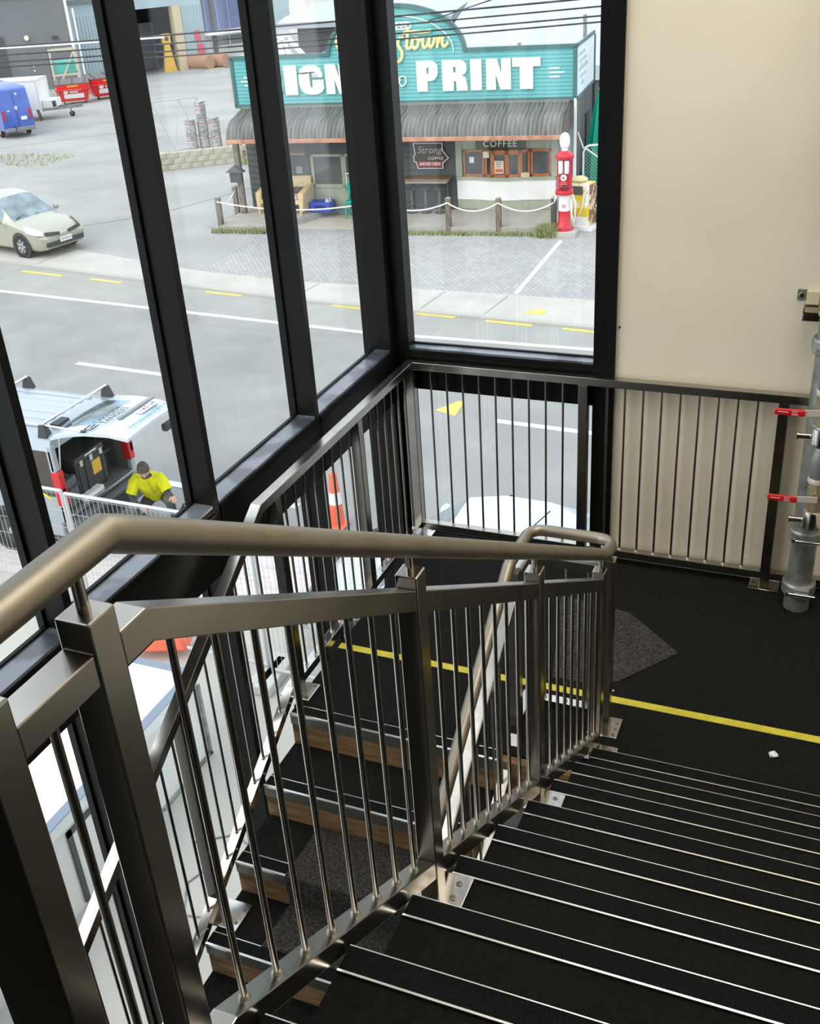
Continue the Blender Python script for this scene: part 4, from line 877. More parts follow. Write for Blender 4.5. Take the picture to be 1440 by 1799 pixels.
    # head bent forward, face towards the ground ahead
    hd = MB()
    c = Vector((-5.895, 4.76, -2.655)); fw = Vector((.45, -.62, -.64)).normalized(); up = Vector((.28, -.42, .86)); up = (up - fw * up.dot(fw)).normalized(); rt = fw.cross(up)
    def hp(a, b, d): return tuple(c + rt * a + fw * b + up * d)
    n = 14; vs = []; fs = []
    for i in range(11):
        th = PI * (i + .5) / 11; 
        for j in range(n):
            ph = 2 * PI * j / n; x = .074 * math.sin(th) * math.cos(ph); y = .092 * math.sin(th) * math.sin(ph); z = .108 * math.cos(th)
            if z < -.03: x *= 1 + (z + .03) * 3; y = y * (1 + (z + .03) * 2.2) + .012
            vs.append(hp(x, y, z))
    for i in range(10):
        for j in range(n): fs.append((i*n+j, i*n+(j+1) % n, (i+1)*n+(j+1) % n, (i+1)*n+j))
    fs += [tuple(range(n)), tuple(range(10*n, 11*n))]
    head = hd.add(vs, fs).build('head', SKIN, body)
    MB().hexa([hp(-.012, .085, -.03), hp(.012, .085, -.03), hp(.006, .088, .015), hp(-.006, .088, .015), hp(-.014, .112, -.032), hp(.014, .112, -.032), hp(.006, .096, .015), hp(-.006, .096, .015)]).build('nose', SKIN, head)
    for s in (-1, 1):
        MB().lathe([(.003, -.004), (.011, 0), (.003, .004)], hp(s*.03, .083, .012), 8, 'y').build('eye', DARK, head)
        MB().lathe([(.01, -.012), (.026, 0), (.012, .012)], hp(s*.076, 0, -.005), 10, 'x').build('ear', SKIN, head)
    MB().bar(hp(-.022, .092, -.062), hp(.022, .092, -.062), .008, .008).build('mouth', mat('lips', rgb(168, 104, 96), .6), head, smooth=False)
    hv = []; hf = []
    for i in range(8):
        th = PI * .62 * i / 7
        for j in range(n):
            ph = 2 * PI * j / n; q = math.sin(ph); lim = th if q < .15 else th * (1 - .42 * q)
            r = 1.09 + .03 * math.sin(5 * ph + i)
            hv.append(hp(.074 * r * math.sin(lim) * math.cos(ph), .092 * r * math.sin(lim) * q, .110 * r * math.cos(lim)))
    for i in range(7):
        for j in range(n): hf.append((i*n+j, i*n+(j+1) % n, (i+1)*n+(j+1) % n, (i+1)*n+j))
    hf.append(tuple(range(n)))
    MB().add(hv, hf).build('hair', HAIR, head)
    # hands with fingers
    def hand(w, d, side, name):
        w = Vector(w); d = Vector(d).normalized(); s = d.cross(Vector((0, 0, 1))).normalized() * side; u = s.cross(d) * side
        vs = [tuple(w), tuple(w + d * .05)]; es = [(0, 1)]; rd = [.024, (.03)]
        for k in range(4):
            b = w + d * .06 + s * (.026 - .0175 * k); l = (.030, .036, .033, .025)[k]
            i0 = len(vs); vs += [tuple(b), tuple(b + d * l - u * .006), tuple(b + d * (l * 1.6) - u * .026)]; es += [(1, i0), (i0, i0 + 1), (i0 + 1, i0 + 2)]; rd += [.009, .0085, .007]
        i0 = len(vs); b = w + d * .02 + s * .028; vs += [tuple(b), tuple(b + d * .03 + s * .022 - u * .008), tuple(b + d * .055 + s * .026 - u * .012)]; es += [(0, i0), (i0, i0+1), (i0+1, i0+2)]; rd += [.012, .0095, .008]
        skin(name, vs, es, rd, SKIN, body, 1)
    hand(P['wL'], (.62, -.5, -.1), 1, 'hand'); hand(P['wR'], (.8, -.25, -.3), -1, 'hand')
    for k in ('R', 'L'):
        a = Vector(P['a' + k]); f_ = Vector(P['f' + k])
        d = (f_ - a); d.z = 0; d.normalize(); c0 = Vector((a.x, a.y, ZG + .03)) - d * .05
        MB().bar(c0 + Vector((0, 0, .035)), c0 + d * .25 + Vector((0, 0, .022)), .085, .07).build('boot', BLKPL, body, bevel=.02)
worker()
def work_bag():
    t = thing('work_bag', 'round dark ribbed bag on the ground in front of the kneeling worker', 'bag', (-5.45, 4.93, ZG + .008))
    b = MB(); vs = []; n = 40
    prof = [(.12, 0), (.19, .06), (.21, .2), (.19, .34), (.12, .42), (.05, .45)]
    for i, (r, z) in enumerate(prof):
        for j in range(n): rr = r * (1 + .05 * (j % 2)); a = 2*PI*j/n; vs.append((rr*math.cos(a), rr*math.sin(a), z))
    fs = [(i*n+j, i*n+(j+1) % n, (i+1)*n+(j+1) % n, (i+1)*n+j) for i in range(len(prof)-1) for j in range(n)] + [tuple(range(n)), tuple(range((len(prof)-1)*n, len(prof)*n))]
    b.add(vs, fs).build('bag_body', mat('bag_slate', rgb(80, 84, 90), .8), t)
    MB().tube([(-.12, 0, .38), (-.05, 0, .5), (.06, 0, .5), (.13, 0, .38)], .014).build('bag_handle', BLKPL, t)
work_bag()

# ================================================================== SITE FENCE, BARRIERS, HUT
MESHW = mat('fence_galvanised', rgb(196, 198, 198), .5, .3)
def mesh_fence(p0, p1, label, h=2.0, fill=None):
    p0 = Vector(p0); p1 = Vector(p1); L = (p1 - p0).length; d = (p1 - p0).normalized()
    t = thing('mesh_fence', label, 'fence', tuple(p0), math.atan2(d.y, d.x), 'temporary mesh fence panels')
    r = .019
    MB().tube([(0, 0, 0.02), (0, 0, h)], r).build('fence_post', MESHW, t); MB().tube([(L, 0, 0.02), (L, 0, h)], r).build('fence_post', MESHW, t)
    for z in (h, .15): MB().cyl((0, 0, z), (L, 0, z), r, n=8).build('fence_rail', MESHW, t)
    for x in (0, L): MB().box(x - .1, -.28, 0, x + .1, .28, .12).build('fence_foot', mat('foot_grey', rgb(200, 200, 196), .9), t, smooth=False, bevel=.02)
    b = MB(); w = .0022
    k = 1
    w = .0016
    while k * .06 < L: b.box(k*.06 - w, -w, .15, k*.06 + w, w, h); k += 1
    k = 1
    while .15 + k * .21 < h: b.box(0, -w + .004, .15 + k*.21 - w, L, w + .004, .15 + k*.21 + w); k += 1
    tag(b.build('wire_mesh', MESHW, t, smooth=False), kind='stuff')
    return t
mesh_fence((-5.22, 2.62, ZG + .02), (-3.0, 2.60, ZG + .02), 'temporary mesh fence panel in front of the silver van and the worker', 1.87)
mesh_fence((-7.6, 2.70, ZG + .02), (-5.30, 2.66, ZG + .02), 'temporary mesh fence panel at the far left beyond the first mullion', 1.87)
mesh_fence((-2.92, 2.55, ZG + .02), (-0.9, 2.55, ZG + .02), 'temporary mesh fence panel behind the landing balusters', 1.87)
def barrier(loc, rz, label, parts):
    t = thing('barrier_foot', label, 'barrier', loc, rz)
    MB().hexa([(-.42, -.2, 0), (.42, -.2, 0), (.42, .2, 0), (-.42, .2, 0), (-.34, -.15, .2), (.34, -.15, .2), (.34, .15, .2), (-.34, .15, .2)]).build('foot_block', ORANGE, t, bevel=.04)
    MB().box(-.12, -.06, .2, .12, .06, .26).build('foot_socket', mat('orange_dark', rgb(206, 70, 50), .5), t, bevel=.015)
barrier((-4.38, 2.62, ZG + .14), math.radians(20), 'orange plastic barrier foot beyond the white hut roof', 1)
D.objects['barrier_foot'].scale = (.85, .9, .8)
def marker_post(loc):
    t = thing('traffic_cone', 'blurred orange and white traffic cone on the road shoulder seen between the balusters', 'cone', loc)
    MB().box(-.13, -.13, 0, .13, .13, .05).build('cone_base', ORANGE, t, bevel=.02)
    MB().lathe([(.10, .05), (.085, .35)], (0, 0, 0), 18).build('cone_band', ORANGE, t); MB().lathe([(.085, .35), (.07, .52)], (0, 0, 0), 18).build('white_band', WHITEP, t); MB().lathe([(.07, .52), (.05, .78), (.03, .8)], (0, 0, 0), 18).build('cone_tip', ORANGE, t)
marker_post((-3.72, 5.75, ZG + .008))
def water_barrier(loc, rz, m, label):
    t = thing('road_barrier', label, 'barrier', loc, rz, 'red and white road barriers')
    MB().prism([(-.25, 0), (.25, 0), (.22, .3), (.1, .42), (.09, .8), (-.09, .8), (-.1, .42), (-.22, .3)], lambda a, b, d: (d, a, b), -.5, .5).build('barrier_shell', m, t, bevel=.02)
    MB().box(-.46, -.1, .8, .46, .1, .83).build('barrier_cap', WHITEP, t, smooth=False)
water_barrier((-2.65, 4.3, ZG + .008), .1, mat('barrier_red', rgb(214, 96, 92), .5), 'red water-filled road barrier glimpsed through the far balusters')
water_barrier((-1.62, 4.42, ZG), .1, WHITEP, 'white water-filled road barrier beside the red one')
def hut():
    x, zt = -2.98, -2.66
    t = thing('site_hut', 'low white flat-roofed site hut with blue-grey roof edge below the glazing', 'hut', (-3.6, -1.2, ZG), world=True)
    MB().box(x - 1.5, -4.6, ZG + .02, x, 1.38, zt - .1).build('hut_wall', mat('hut_white', rgb(236, 238, 234), .8), t, smooth=False)
    MB().box(x - 1.55, -4.65, zt - .12, x + .06, 1.32, zt).build('roof_slab', mat('hut_roof', rgb(240, 246, 246), .6), t, smooth=False)
    e = mat('roof_edge', rgb(130, 141, 158), .6)
    MB().box(x - .02, -4.66, zt - .002, x + .07, 1.33, zt + .006).build('roof_edge', e, t, smooth=False); MB().box(x - 1.56, 1.25, zt - .002, x + .07, 1.33, zt + .006).build('roof_edge', e, t, smooth=False)
    dk = mat('frame_dark', rgb(84, 86, 86), .6)
    for y0, y1 in ((-.57, .28), (-1.75, -.85), (-2.9, -2.05)):
        o = MB().box(x, y0, -2.93, x + .02, y1, -2.88).box(x, y0, ZG + .05, x + .02, y0 + .05, -2.88).box(x, y1 - .05, ZG + .05, x + .02, y1, -2.88).build('hatch_frame', dk, t, smooth=False)
        MB().box(x, y0 + .05, ZG + .08, x + .008, y1 - .05, -2.93).build('hatch_panel', WHITEP, o, smooth=False)
    MB().box(x, 1.335, ZG + .02, x + .03, 1.365, -2.84).box(x, .55, ZG + .02, x + .03, 1.365, ZG + .05).build('corner_pipe', GALV, t, smooth=False)
    MB().box(x - 1.5, -1.0, zt, x + .0, -.985, zt + .003).build('roof_seam', mat('seam_pale', rgb(214, 222, 222), .6), t, smooth=False)
hut()
tag(MB().tube([(-2.5, .3, ZG + .03), (-2.2, .5, ZG + .03), (-1.9, .4, ZG + .03), (-1.75, .0, ZG + .03), (-1.9, -.35, ZG + .03), (-2.15, -.4, ZG + .03), (-2.3, -.1, ZG + .03), (-2.2, .15, ZG + .03)], .009, 6).build('loose_hose', GALV, None), 'thin grey hose curling over the footpath below the glazing', 'hose')
# ================================================================== SIGN-WRITER'S SHOP (local frame: x along the street, y away from it, z up from 0 = street)
SO = Vector((-6.24, 20.24, ZG)); SU = Vector((math.cos(PH), math.sin(PH), 0)); SV = Vector((-math.sin(PH), math.cos(PH), 0))
def S(u, v, z=0.0): return tuple(SO + SU * u + SV * v + Vector((0, 0, z)))
def sthing(name, label, cat, u, v, z=0.0, rz=0.0, group=None): return thing(name, label, cat, S(u, v, z), PH + rz, group)
DZ = 0.18   # deck level
zz = lambda z: z - ZG
UL, UR = -7.52, 1.6
def shop_building():
    t = sthing('shop_building', 'small timber shop with charcoal walls, sage trim and a coffee servery window', 'building', 0, 0)
    vw = 1.9
    def boards(u0, u1, z0, z1, v, n, m=DKBOARD):
        h = (z1 - z0) / n; first = MB().hexa([(u0, v - .022, z0), (u1, v - .022, z0), (u1, v + .02, z0), (u0, v + .02, z0), (u0, v - .006, z0 + h), (u1, v - .006, z0 + h), (u1, v + .02, z0 + h), (u0, v + .02, z0 + h)]).build('weatherboard', m, t, smooth=False)
        for i in range(1, n): copyc(first, t, loc=(0, 0, h * i))
    # carcass behind
    MB().box(UL + .05, vw + .05, 0, UR - .05, 5.0, zz(-.35)).build('carcass', PALEROOF, t, smooth=False)
    boards(-3.15, -1.5, DZ, zz(-1.45), vw, 13); boards(UL + .1, -5.62, DZ, zz(-1.45), vw, 13)
    # side wall facing the gate
    f = MB().hexa([(UR - .05, vw, .0), (UR - .028, vw, .0), (UR - .028, 5.3, .0), (UR - .05, 5.3, .0), (UR - .05, vw, .2), (UR - .044, vw, .2), (UR - .044, 5.3, .2), (UR - .05, 5.3, .2)]).build('weatherboard', DKBOARD, t, smooth=False)
    for i in range(1, 14): copyc(f, t, loc=(0, 0, .2 * i))
    MB().box(UR - .03, 1.8, 0, UR + .03, 1.9, zz(-.8)).build('corner_board', WHITEP, t, smooth=False)
    MB().box(UR - .03, 5.25, 0, UR + .03, 5.33, zz(.3)).build('downpipe', BLKPL, t, smooth=False)
    MB().box(UR - .05, 3.9, .3, UR, 4.6, 2.2).build('side_door', mat('door_dark', rgb(60, 64, 64), .6), t, smooth=False)
    # servery bay (bowed white base, sage sill, orange joinery)
    bow = [(-1.49, 1.86), (-1.0, 1.84), (-.55, 1.72), (-.1, 1.70), (.3, 1.80), (.8, 1.84), (1.11, 1.86)]
    def bowed(z0, z1, dv, m, name):
        p = [(a, b - dv) for a, b in bow] + [(1.11, 2.0), (-1.49, 2.0)]
        return MB().prism(p, lambda a, b, d: (a, b, d), z0, z1).build(name, m, t, smooth=False)
    bowed(DZ, zz(-3.27), -.02, SAGE, 'plinth'); bowed(zz(-3.27), zz(-2.76), 0, SHOPWHITE, 'servery_base'); bowed(zz(-2.76), zz(-2.68), .05, SAGE, 'servery_sill')
    for u in (-1.5, 1.0): MB().box(u, 1.82, zz(-2.68), u + .17, 1.98, zz(-1.6)).build('sage_pilaster', SAGE, t, smooth=False, bevel=.01)
    MB().box(-1.5, 1.86, zz(-2.02), 1.17, 1.98, zz(-1.6)).build('sage_frieze', SAGE, t, smooth=False)
    cs = MB().box(-.95, 1.80, zz(-2.0), .35, 1.86, zz(-1.72)).build('coffee_board', mat('board_olive', rgb(84, 84, 72), .7), t, smooth=False)
    text('coffee_letters', 'COFFEE', .225, mat('letter_cream', rgb(226, 222, 208), .6), t, (-.31, 1.79, zz(-1.86)), (1, 0, 0), (0, 0, 1), .012, space=1.18, offset=.003)
    gl = mat('shop_glass', rgb(66, 70, 72), .1, 0, rgb(92, 96, 96), 2, spec=.8)
    def casement(u0, u1, v0, v1, z0, z1, arch=False):
        fr = MB(); w = .055
        for a, b in (((u0, v0), (u0 + w, lerp(v0, v1, w/(u1-u0)))), ((u1 - w, lerp(v1, v0, w/(u1-u0))), (u1, v1))):
            fr.hexa([(a[0], a[1] - .03, z0), (b[0], b[1] - .03, z0), (b[0], b[1] + .03, z0), (a[0], a[1] + .03, z0), (a[0], a[1] - .03, z1), (b[0], b[1] - .03, z1), (b[0], b[1] + .03, z1), (a[0], a[1] + .03, z1)])
        for c0, c1 in ((z0, z0 + .07), (z1 - (.12 if arch else .06), z1)):
            fr.hexa([(u0, v0 - .03, c0), (u1, v1 - .03, c0), (u1, v1 + .03, c0), (u0, v0 + .03, c0), (u0, v0 - .03, c1), (u1, v1 - .03, c1), (u1, v1 + .03, c1), (u0, v0 + .03, c1)])
        o = fr.build('casement_frame', ORWOOD, t, smooth=False)
        MB().hexa([(u0 + w, v0 - .005, z0 + .05), (u1 - w, v1 - .005, z0 + .05), (u1 - w, v1 + .005, z0 + .05), (u0 + w, v0 + .005, z0 + .05), (u0 + w, v0 - .005, z1 - .05), (u1 - w, v1 - .005, z1 - .05), (u1 - w, v1 + .005, z1 - .05), (u0 + w, v0 + .005, z1 - .05)]).build('window_pane', gl, o, smooth=False)
        return o
    z0, z1 = zz(-2.68), zz(-2.0)
    casement(-1.30, -.74, 1.86, 1.84, z0, z1); casement(-.72, -.50, 1.83, 1.74, z0, z1)
    c1 = casement(-.50, -.12, 1.74, 1.73, z0, z1, True); casement(-.12, .22, 1.73, 1.75, z0, z1, True)
    casement(.22, .46, 1.75, 1.84, z0, z1); casement(.48, 1.0, 1.84, 1.86, z0, z1)
    pt = MB().box(-.44, 1.69, zz(-2.58), -.20, 1.70, zz(-2.26)).build('menu_poster', mat('poster_cream', rgb(240, 226, 200), .7), c1, smooth=False)
    tp = mat('poster_red', rgb(222, 120, 96), .7)
    MB().box(-.42, 1.687, zz(-2.55), -.22, 1.69, zz(-2.46)).build('poster_print', tp, c1, smooth=False)
    MB().box(-.41, 1.687, zz(-2.31), -.24, 1.69, zz(-2.29)).box(-.40, 1.687, zz(-2.36), -.25, 1.69, zz(-2.34)).box(-.40, 1.687, zz(-2.42), -.27, 1.69, zz(-2.40)).build('poster_print', mat('print_grey', rgb(150, 130, 120), .7), c1, smooth=False)
    MB().box(-.75, 1.77, zz(-2.2), -.58, 1.785, zz(-2.04)).build('notice', mat('poster_cream', rgb(240, 226, 200), .7), t, smooth=False)
    MB().box(-1.13, 1.81, zz(-2.33), -1.0, 1.82, zz(-2.18)).build('notice', WHITEP, t, smooth=False)
    MB().box(.24, 1.70, zz(-2.68), .46, 1.8, zz(-2.56)).build('pastry_box', mat('carton', rgb(220, 196, 160), .8), t, smooth=False)
    # corner posts of the veranda end and notice board
    MB().box(-7.5, 1.2, DZ, -7.36, 1.34, 2.05).build('veranda_post', POSTW, t, smooth=False)
    h = MB().box(-7.62, 1.05, 1.05, -7.3, 1.18, 1.32).build('letter_box', mat('box_charcoal', rgb(70, 68, 66), .8), t, smooth=False)
    MB().prism([(-7.72, 1.32), (-7.2, 1.32), (-7.46, 1.5)], lambda a, b, d: (a, d, b), 1.0, 1.22).build('letter_box_roof', DKBOARD, h, smooth=False)
    # brown panel and recess to the left of the door
    MB().box(-6.3, 1.86, 1.66, -5.7, 1.89, 2.05).build('brown_sign', mat('sign_taupe', rgb(118, 108, 98), .7), t, smooth=False)
    MB().box(-6.3, 1.85, 1.6, -5.7, 1.88, 1.66).build('sign_strip', mat('strip_rose', rgb(176, 140, 128), .7), t, smooth=False)
    MB().box(-6.0, 1.86, 1.12, -5.82, 1.88, 1.3).build('notice', mat('notice_grey', rgb(150, 156, 158), .7), t, smooth=False)
    # glazed shopfront : sage frames, dark panes
    def front(u0, u1, z0, zs, z1, v=1.9):
        fr = MB(); w = .07
        for a, b, c, d in ((u0, z0, u0 + w, z1), (u1 - w, z0, u1, z1), (u0, z0, u1, z0 + .1), (u0, z1 - .07, u1, z1), (u0, zs - .05, u1, zs + .05)): fr.box(a, v - .05, b, c, v + .03, d)
        o = fr.build('shopfront_frame', SAGE, t, smooth=False, bevel=.006)
        MB().box(u0 + w, v - .008, zs + .05, u1 - w, v, z1 - .07).build('window_pane', mat('pane_dark', rgb(70, 72, 72), .1, 0, rgb(96, 98, 98), 1.4, spec=.8), o, smooth=False)
        return o
    d = front(-5.55, -4.62, DZ, .78, 1.62); MB().box(-5.48, 1.88, DZ + .1, -4.69, 1.92, .73).build('lower_panel', SAGE, d, smooth=False)
    d2 = front(-4.62, -3.2, DZ - .12, .70, 1.62); MB().box(-4.55, 1.9, DZ - .02, -3.27, 1.92, .65).build('window_pane', MATS['pane_dark'], d2, smooth=False)
    MB().box(-5.7, 1.85, 1.62, -3.1, 1.95, 2.25).build('head_panel', mat('head_grey', rgb(88, 90, 90), .8), t, smooth=False)
    MB().box(-5.05, 1.6, 2.1, -4.55, 1.85, 2.2).build('ceiling_box', WHITEP, t, smooth=False)
shop_building()

def shop_sign():
    t = sthing('shop_sign', 'teal weatherboard sign fascia with an arched centre reading SIGN & PRINT', 'sign', 0, 0)
    v = 1.86; zb, zt, za = zz(-.80), zz(.38), zz(1.42); uc = -2.96; ra = 1.78
    def half(z):
        if z <= zt: return None
        f = (z - (zt - .05)) / (za - zt + .05); return ra * math.sqrt(max(0, 1 - f * f)) if f < 1 else 0
    h = .0905; n = 13; first = None
    for i in range(n):
        z = zb + .02 + i * h
        if first is None:
            first = MB().hexa([(UL, v - .022, z), (UR, v - .022, z), (UR, v + .02, z), (UL, v + .02, z), (UL, v - .004, z + h), (UR, v - .004, z + h), (UR, v + .02, z + h), (UL, v + .02, z + h)]).build('weatherboard', TEAL, t, smooth=False)
        else: copyc(first, t, loc=(0, 0, i * h))
    z = zb + .02 + n * h
    while z < za - .02:
        a0, a1 = half(z + .001), max(.02, half(min(z + h, za)))
        MB().hexa([(uc - a0, v - .022, z), (uc + a0, v - .022, z), (uc + a0, v + .02, z), (uc - a0, v + .02, z), (uc - a1, v - .004, min(z + h, za)), (uc + a1, v - .004, min(z + h, za)), (uc + a1, v + .02, min(z + h, za)), (uc - a1, v + .02, min(z + h, za))]).build('weatherboard', TEAL, t, smooth=False)
        z += h
    tr = MB()
    tr.box(UL - .03, v - .05, zb - .06, UR + .03, v + .05, zb + .03); tr.box(UL - .03, v - .05, zt - .04, uc - ra, v + .08, zt + .05); tr.box(uc + ra, v - .05, zt - .04, UR + .03, v + .08, zt + .05)
    tr.box(UR - .06, v - .05, zb, UR + .03, v + .05, zt); tr.box(UL - .03, v - .05, zb, UL + .06, v + .05, zt)
    tr.build('border_trim', TEALD, t, smooth=False)
    pts = [(uc + (ra + .02) * math.cos(a), v, (zt - .02) + (za - zt + .06) * math.sin(a)) for a in [PI * i / 32 for i in range(33)]]
    b = MB(); 
    for p, q in zip(pts[:-1], pts[1:]): b.bar(p, q, .16, .09, up=(0, 0, 1) if abs(q[2]-p[2]) < abs(q[0]-p[0]) else (1, 0, 0))
    b.build('arch_trim', TEALD, t, smooth=False)
    pts = [(uc + 1.52 * math.cos(a), v - .03, (zt - .02) + .86 * math.sin(a)) for a in [PI * i / 30 for i in range(31)]]
    MB().tube(pts, .016, 6).build('arch_line', WHITEP, t)
    # white cut-out letters
    LET = {'P': [[(0,0),(0,1),(.62,1),(.80,.96),(.92,.84),(.94,.68),(.90,.5),(.78,.38),(.62,.34),(.46,.34),(.46,0)], [(.44,.58),(.54,.58),(.54,.78),(.44,.78)]],
           'R': [[(0,0),(0,1),(.66,1),(.84,.95),(.93,.82),(.93,.66),(.86,.54),(.76,.5),(.88,.42),(.92,.3),(.96,0),(.54,0),(.52,.3),(.44,.34),(.42,0)], [(.42,.6),(.52,.6),(.52,.78),(.42,.78)]],
           'I': [[(0,0),(0,1),(.46,1),(.46,0)]],
           'N': [[(0,0),(0,1),(.44,1),(.60,.52),(.60,1),(.98,1),(.98,0),(.56,0),(.38,.5),(.38,0)]],
           'T': [[(.26,0),(.26,.72),(0,.72),(0,1),(.98,1),(.98,.72),(.72,.72),(.72,0)]],
           'G': [[(.42,0),(.2,.04),(.06,.16),(0,.34),(0,.66),(.06,.84),(.2,.96),(.42,1),(.66,.98),(.84,.88),(.92,.72),(.93,.58),(.50,.58),(.50,.72),(.44,.76),(.42,.7),(.42,.28),(.46,.22),(.52,.26),(.52,.34),(.50,.52),(.96,.52),(.96,.2),(.84,.06),(.64,0)]],
           'S': [[(0,.3),(.02,.14),(.12,.03),(.34,0),(.62,.0),(.84,.06),(.93,.2),(.93,.36),(.84,.5),(.62,.6),(.46,.66),(.42,.74),(.46,.79),(.52,.74),(.52,.66),(.90,.66),(.88,.84),(.78,.96),(.56,1),(.34,1),(.14,.95),(.03,.82),(.02,.66),(.10,.52),(.30,.43),(.48,.36),(.52,.28),(.48,.21),(.42,.26),(.42,.34),(0,.34)]]}
    GP = [((.93,.58),(.52,.58)), ((.92,.72),(.52,.70)), ((.84,.88),(.50,.75)), ((.66,.98),(.48,.77)), ((.42,1),(.46,.77)), ((.2,.96),(.44,.74)), ((.06,.84),(.42,.70)), ((0,.66),(.42,.6)), ((0,.34),(.42,.4)), ((.06,.16),(.42,.3)), ((.2,.04),(.43,.26)), ((.42,0),(.45,.24)), ((.64,0),(.48,.24)), ((.84,.06),(.51,.26)), ((.96,.2),(.52,.32)), ((.96,.5),(.52,.5))]
    def letter(ch, u0, u1, z0, z1):
        if ch == 'G':
            sx = (u1 - u0) / .96; sz = z1 - z0; m = len(GP); vs = []
            for (a, c), (a2, c2) in GP: vs += [(u0 + a*sx, v - .07, z0 + c*sz), (u0 + a2*sx, v - .07, z0 + c2*sz), (u0 + a*sx, v - .01, z0 + c*sz), (u0 + a2*sx, v - .01, z0 + c2*sz)]
            fs = []
            for i in range(m - 1): k = 4*i; fs += [(k, k+1, k+5, k+4), (k+2, k+6, k+7, k+3), (k, k+4, k+6, k+2), (k+1, k+3, k+7, k+5)]
            fs += [(0, 2, 3, 1), (4*m-4, 4*m-3, 4*m-1, 4*m-2)]
            return MB().add(vs, fs).build('letter', LETTER, t, smooth=False)
        b = MB(); sx = (u1 - u0) / max(a for a, _ in LET[ch][0]); sz = z1 - z0
        o, *holes = LET[ch]
        import bmesh
        me = D.meshes.new('letter'); bm = bmesh.new()
        ov = [bm.verts.new((u0 + a * sx, v - .07, z0 + c * sz)) for a, c in o]; ed = [bm.edges.new((ov[i], ov[(i+1) % len(ov)])) for i in range(len(ov))]
        for hh in holes:
            hvv = [bm.verts.new((u0 + a * sx, v - .07, z0 + c * sz)) for a, c in hh]; ed += [bm.edges.new((hvv[i], hvv[(i+1) % len(hvv)])) for i in range(len(hvv))]
        if holes: bmesh.ops.triangle_fill(bm, edges=ed, use_beauty=True)
        else: bmesh.ops.triangulate(bm, faces=[bm.faces.new(ov)], quad_method='BEAUTY', ngon_method='EAR_CLIP')
        r = bmesh.ops.extrude_face_region(bm, geom=bm.faces[:])
        bmesh.ops.translate(bm, vec=(0, .06, 0), verts=[x for x in r['geom'] if isinstance(x, bmesh.types.BMVert)])
        bmesh.ops.recalc_face_normals(bm, faces=bm.faces); bm.to_mesh(me); bm.free(); me.materials.append(LETTER)
        ob = D.objects.new('letter', me); COL.objects.link(ob); adopt(ob, t); return ob
    lb, lt = zz(-.56), zz(.16)
    for ch, a, b in (('P', -2.42, -1.86), ('R', -1.75, -1.10), ('I', -1.02, -.74), ('N', -.62, 0.0), ('T', .04, .74)): letter(ch, a, b, lb, lt)
    for ch, a, b in (('S', -6.60, -6.10), ('I', -6.03, -5.68), ('G', -5.62, -4.94), ('N', -4.88, -4.26)): letter(ch, a, b, lb, lt)
    text('small_letters', 'SPEED', .25, WHITEP, t, (-2.82, v - .035, zz(.98)), (1, 0, 0), (0, 0, 1), .01, offset=.008)
    # script: hand drawn strokes
    def script(strokes, o, s, m, r, name='script_letter'):
        for st in strokes: MB().tube([(o[0] + a * s, v - .045, o[1] + c * s) for a, c in st], r, 6).build(name, m, t)
    def curve(p, n=6):
        q = []
        for i in range(len(p) - 1):
            p0, p1, p2, p3 = p[max(i-1, 0)], p[i], p[i+1], p[min(i+2, len(p)-1)]
            for k in range(n):
                f = k / n
                q.append(tuple(.5 * (2*p1[j] + (p2[j]-p0[j])*f + (2*p0[j]-5*p1[j]+4*p2[j]-p3[j])*f*f + (3*p1[j]-p0[j]-3*p2[j]+p3[j])*f**3) for j in (0, 1)))
        return q + [p[-1]]
    W = [[(-.35,-.55),(-.2,-.75),(.05,-.6),(.12,-.2),(-.1,.25),(.0,.6),(.3,.62)], [(.62,1.25),(.5,.5),(.45,.1),(.6,.0),(.8,.15)], [(.2,.86),(.6,.95),(1.6,.92),(2.1,1.0)],
         [(1.05,.62),(.85,.45),(.82,.15),(1.0,.0),(1.2,.2),(1.22,.5),(1.05,.62),(1.3,.45),(1.5,.5)], [(1.55,.6),(1.5,.2),(1.62,.02),(1.85,.25),(1.95,.6),(1.9,.2),(2.02,.04),(2.22,.3),(2.3,.62)],
         [(2.42,.0),(2.52,.6),(2.46,.2),(2.66,.55),(2.8,.6),(2.76,.2),(2.9,.05),(3.15,.28)]]
    script([curve(w) for w in W], (-2.82, zz(.46)), .40, CREAM, .042)
    W2 = [[(-3.0,1.1),(-3.5,1.0),(-3.7,.4),(-3.4,0),(-2.9,.1),(-2.75,.6),(-3.0,1.1)], [(-3.1,.2),(-2.7,-.2)], [(-2.6,.55),(-2.6,.1),(-2.4,.05),(-2.25,.55),(-2.2,.05)], [(-2.1,.3),(-1.85,.45),(-2.0,.6),(-2.1,.2),(-1.85,.05)], [(-1.7,.3),(-1.45,.45),(-1.6,.6),(-1.7,.2),(-1.4,.05)], [(-1.3,.05),(-1.25,.55),(-1.05,.55),(-.95,.05)]]
    script([curve(w) for w in W2], (-2.95, zz(.46)), .42, CREAM, .034)
    A = [[(-.6,.2),(-.2,.05),(.1,.4),(-.1,.75),(-.35,.5),(.0,0),(.3,-.05)], [(.1,-.3),(.35,.1),(.55,.5),(.85,.55),(.9,.2),(.65,.0),(.5,.25),(.62,.38)]]
    script([curve(w) for w in A], (-3.1, zz(-.42)), .42, WHITEP, .02)
    for k, w in enumerate(((.0, .42), (.0, .62), (.0, .42))): MB().box(1.0 - .05, v - .03, zz(-.10 - .10*k) - .018, 1.0 - .05 + w[1]*.6, v - .02, zz(-.10 - .10*k) + .018).build('speed_line', WHITEP, t, smooth=False)
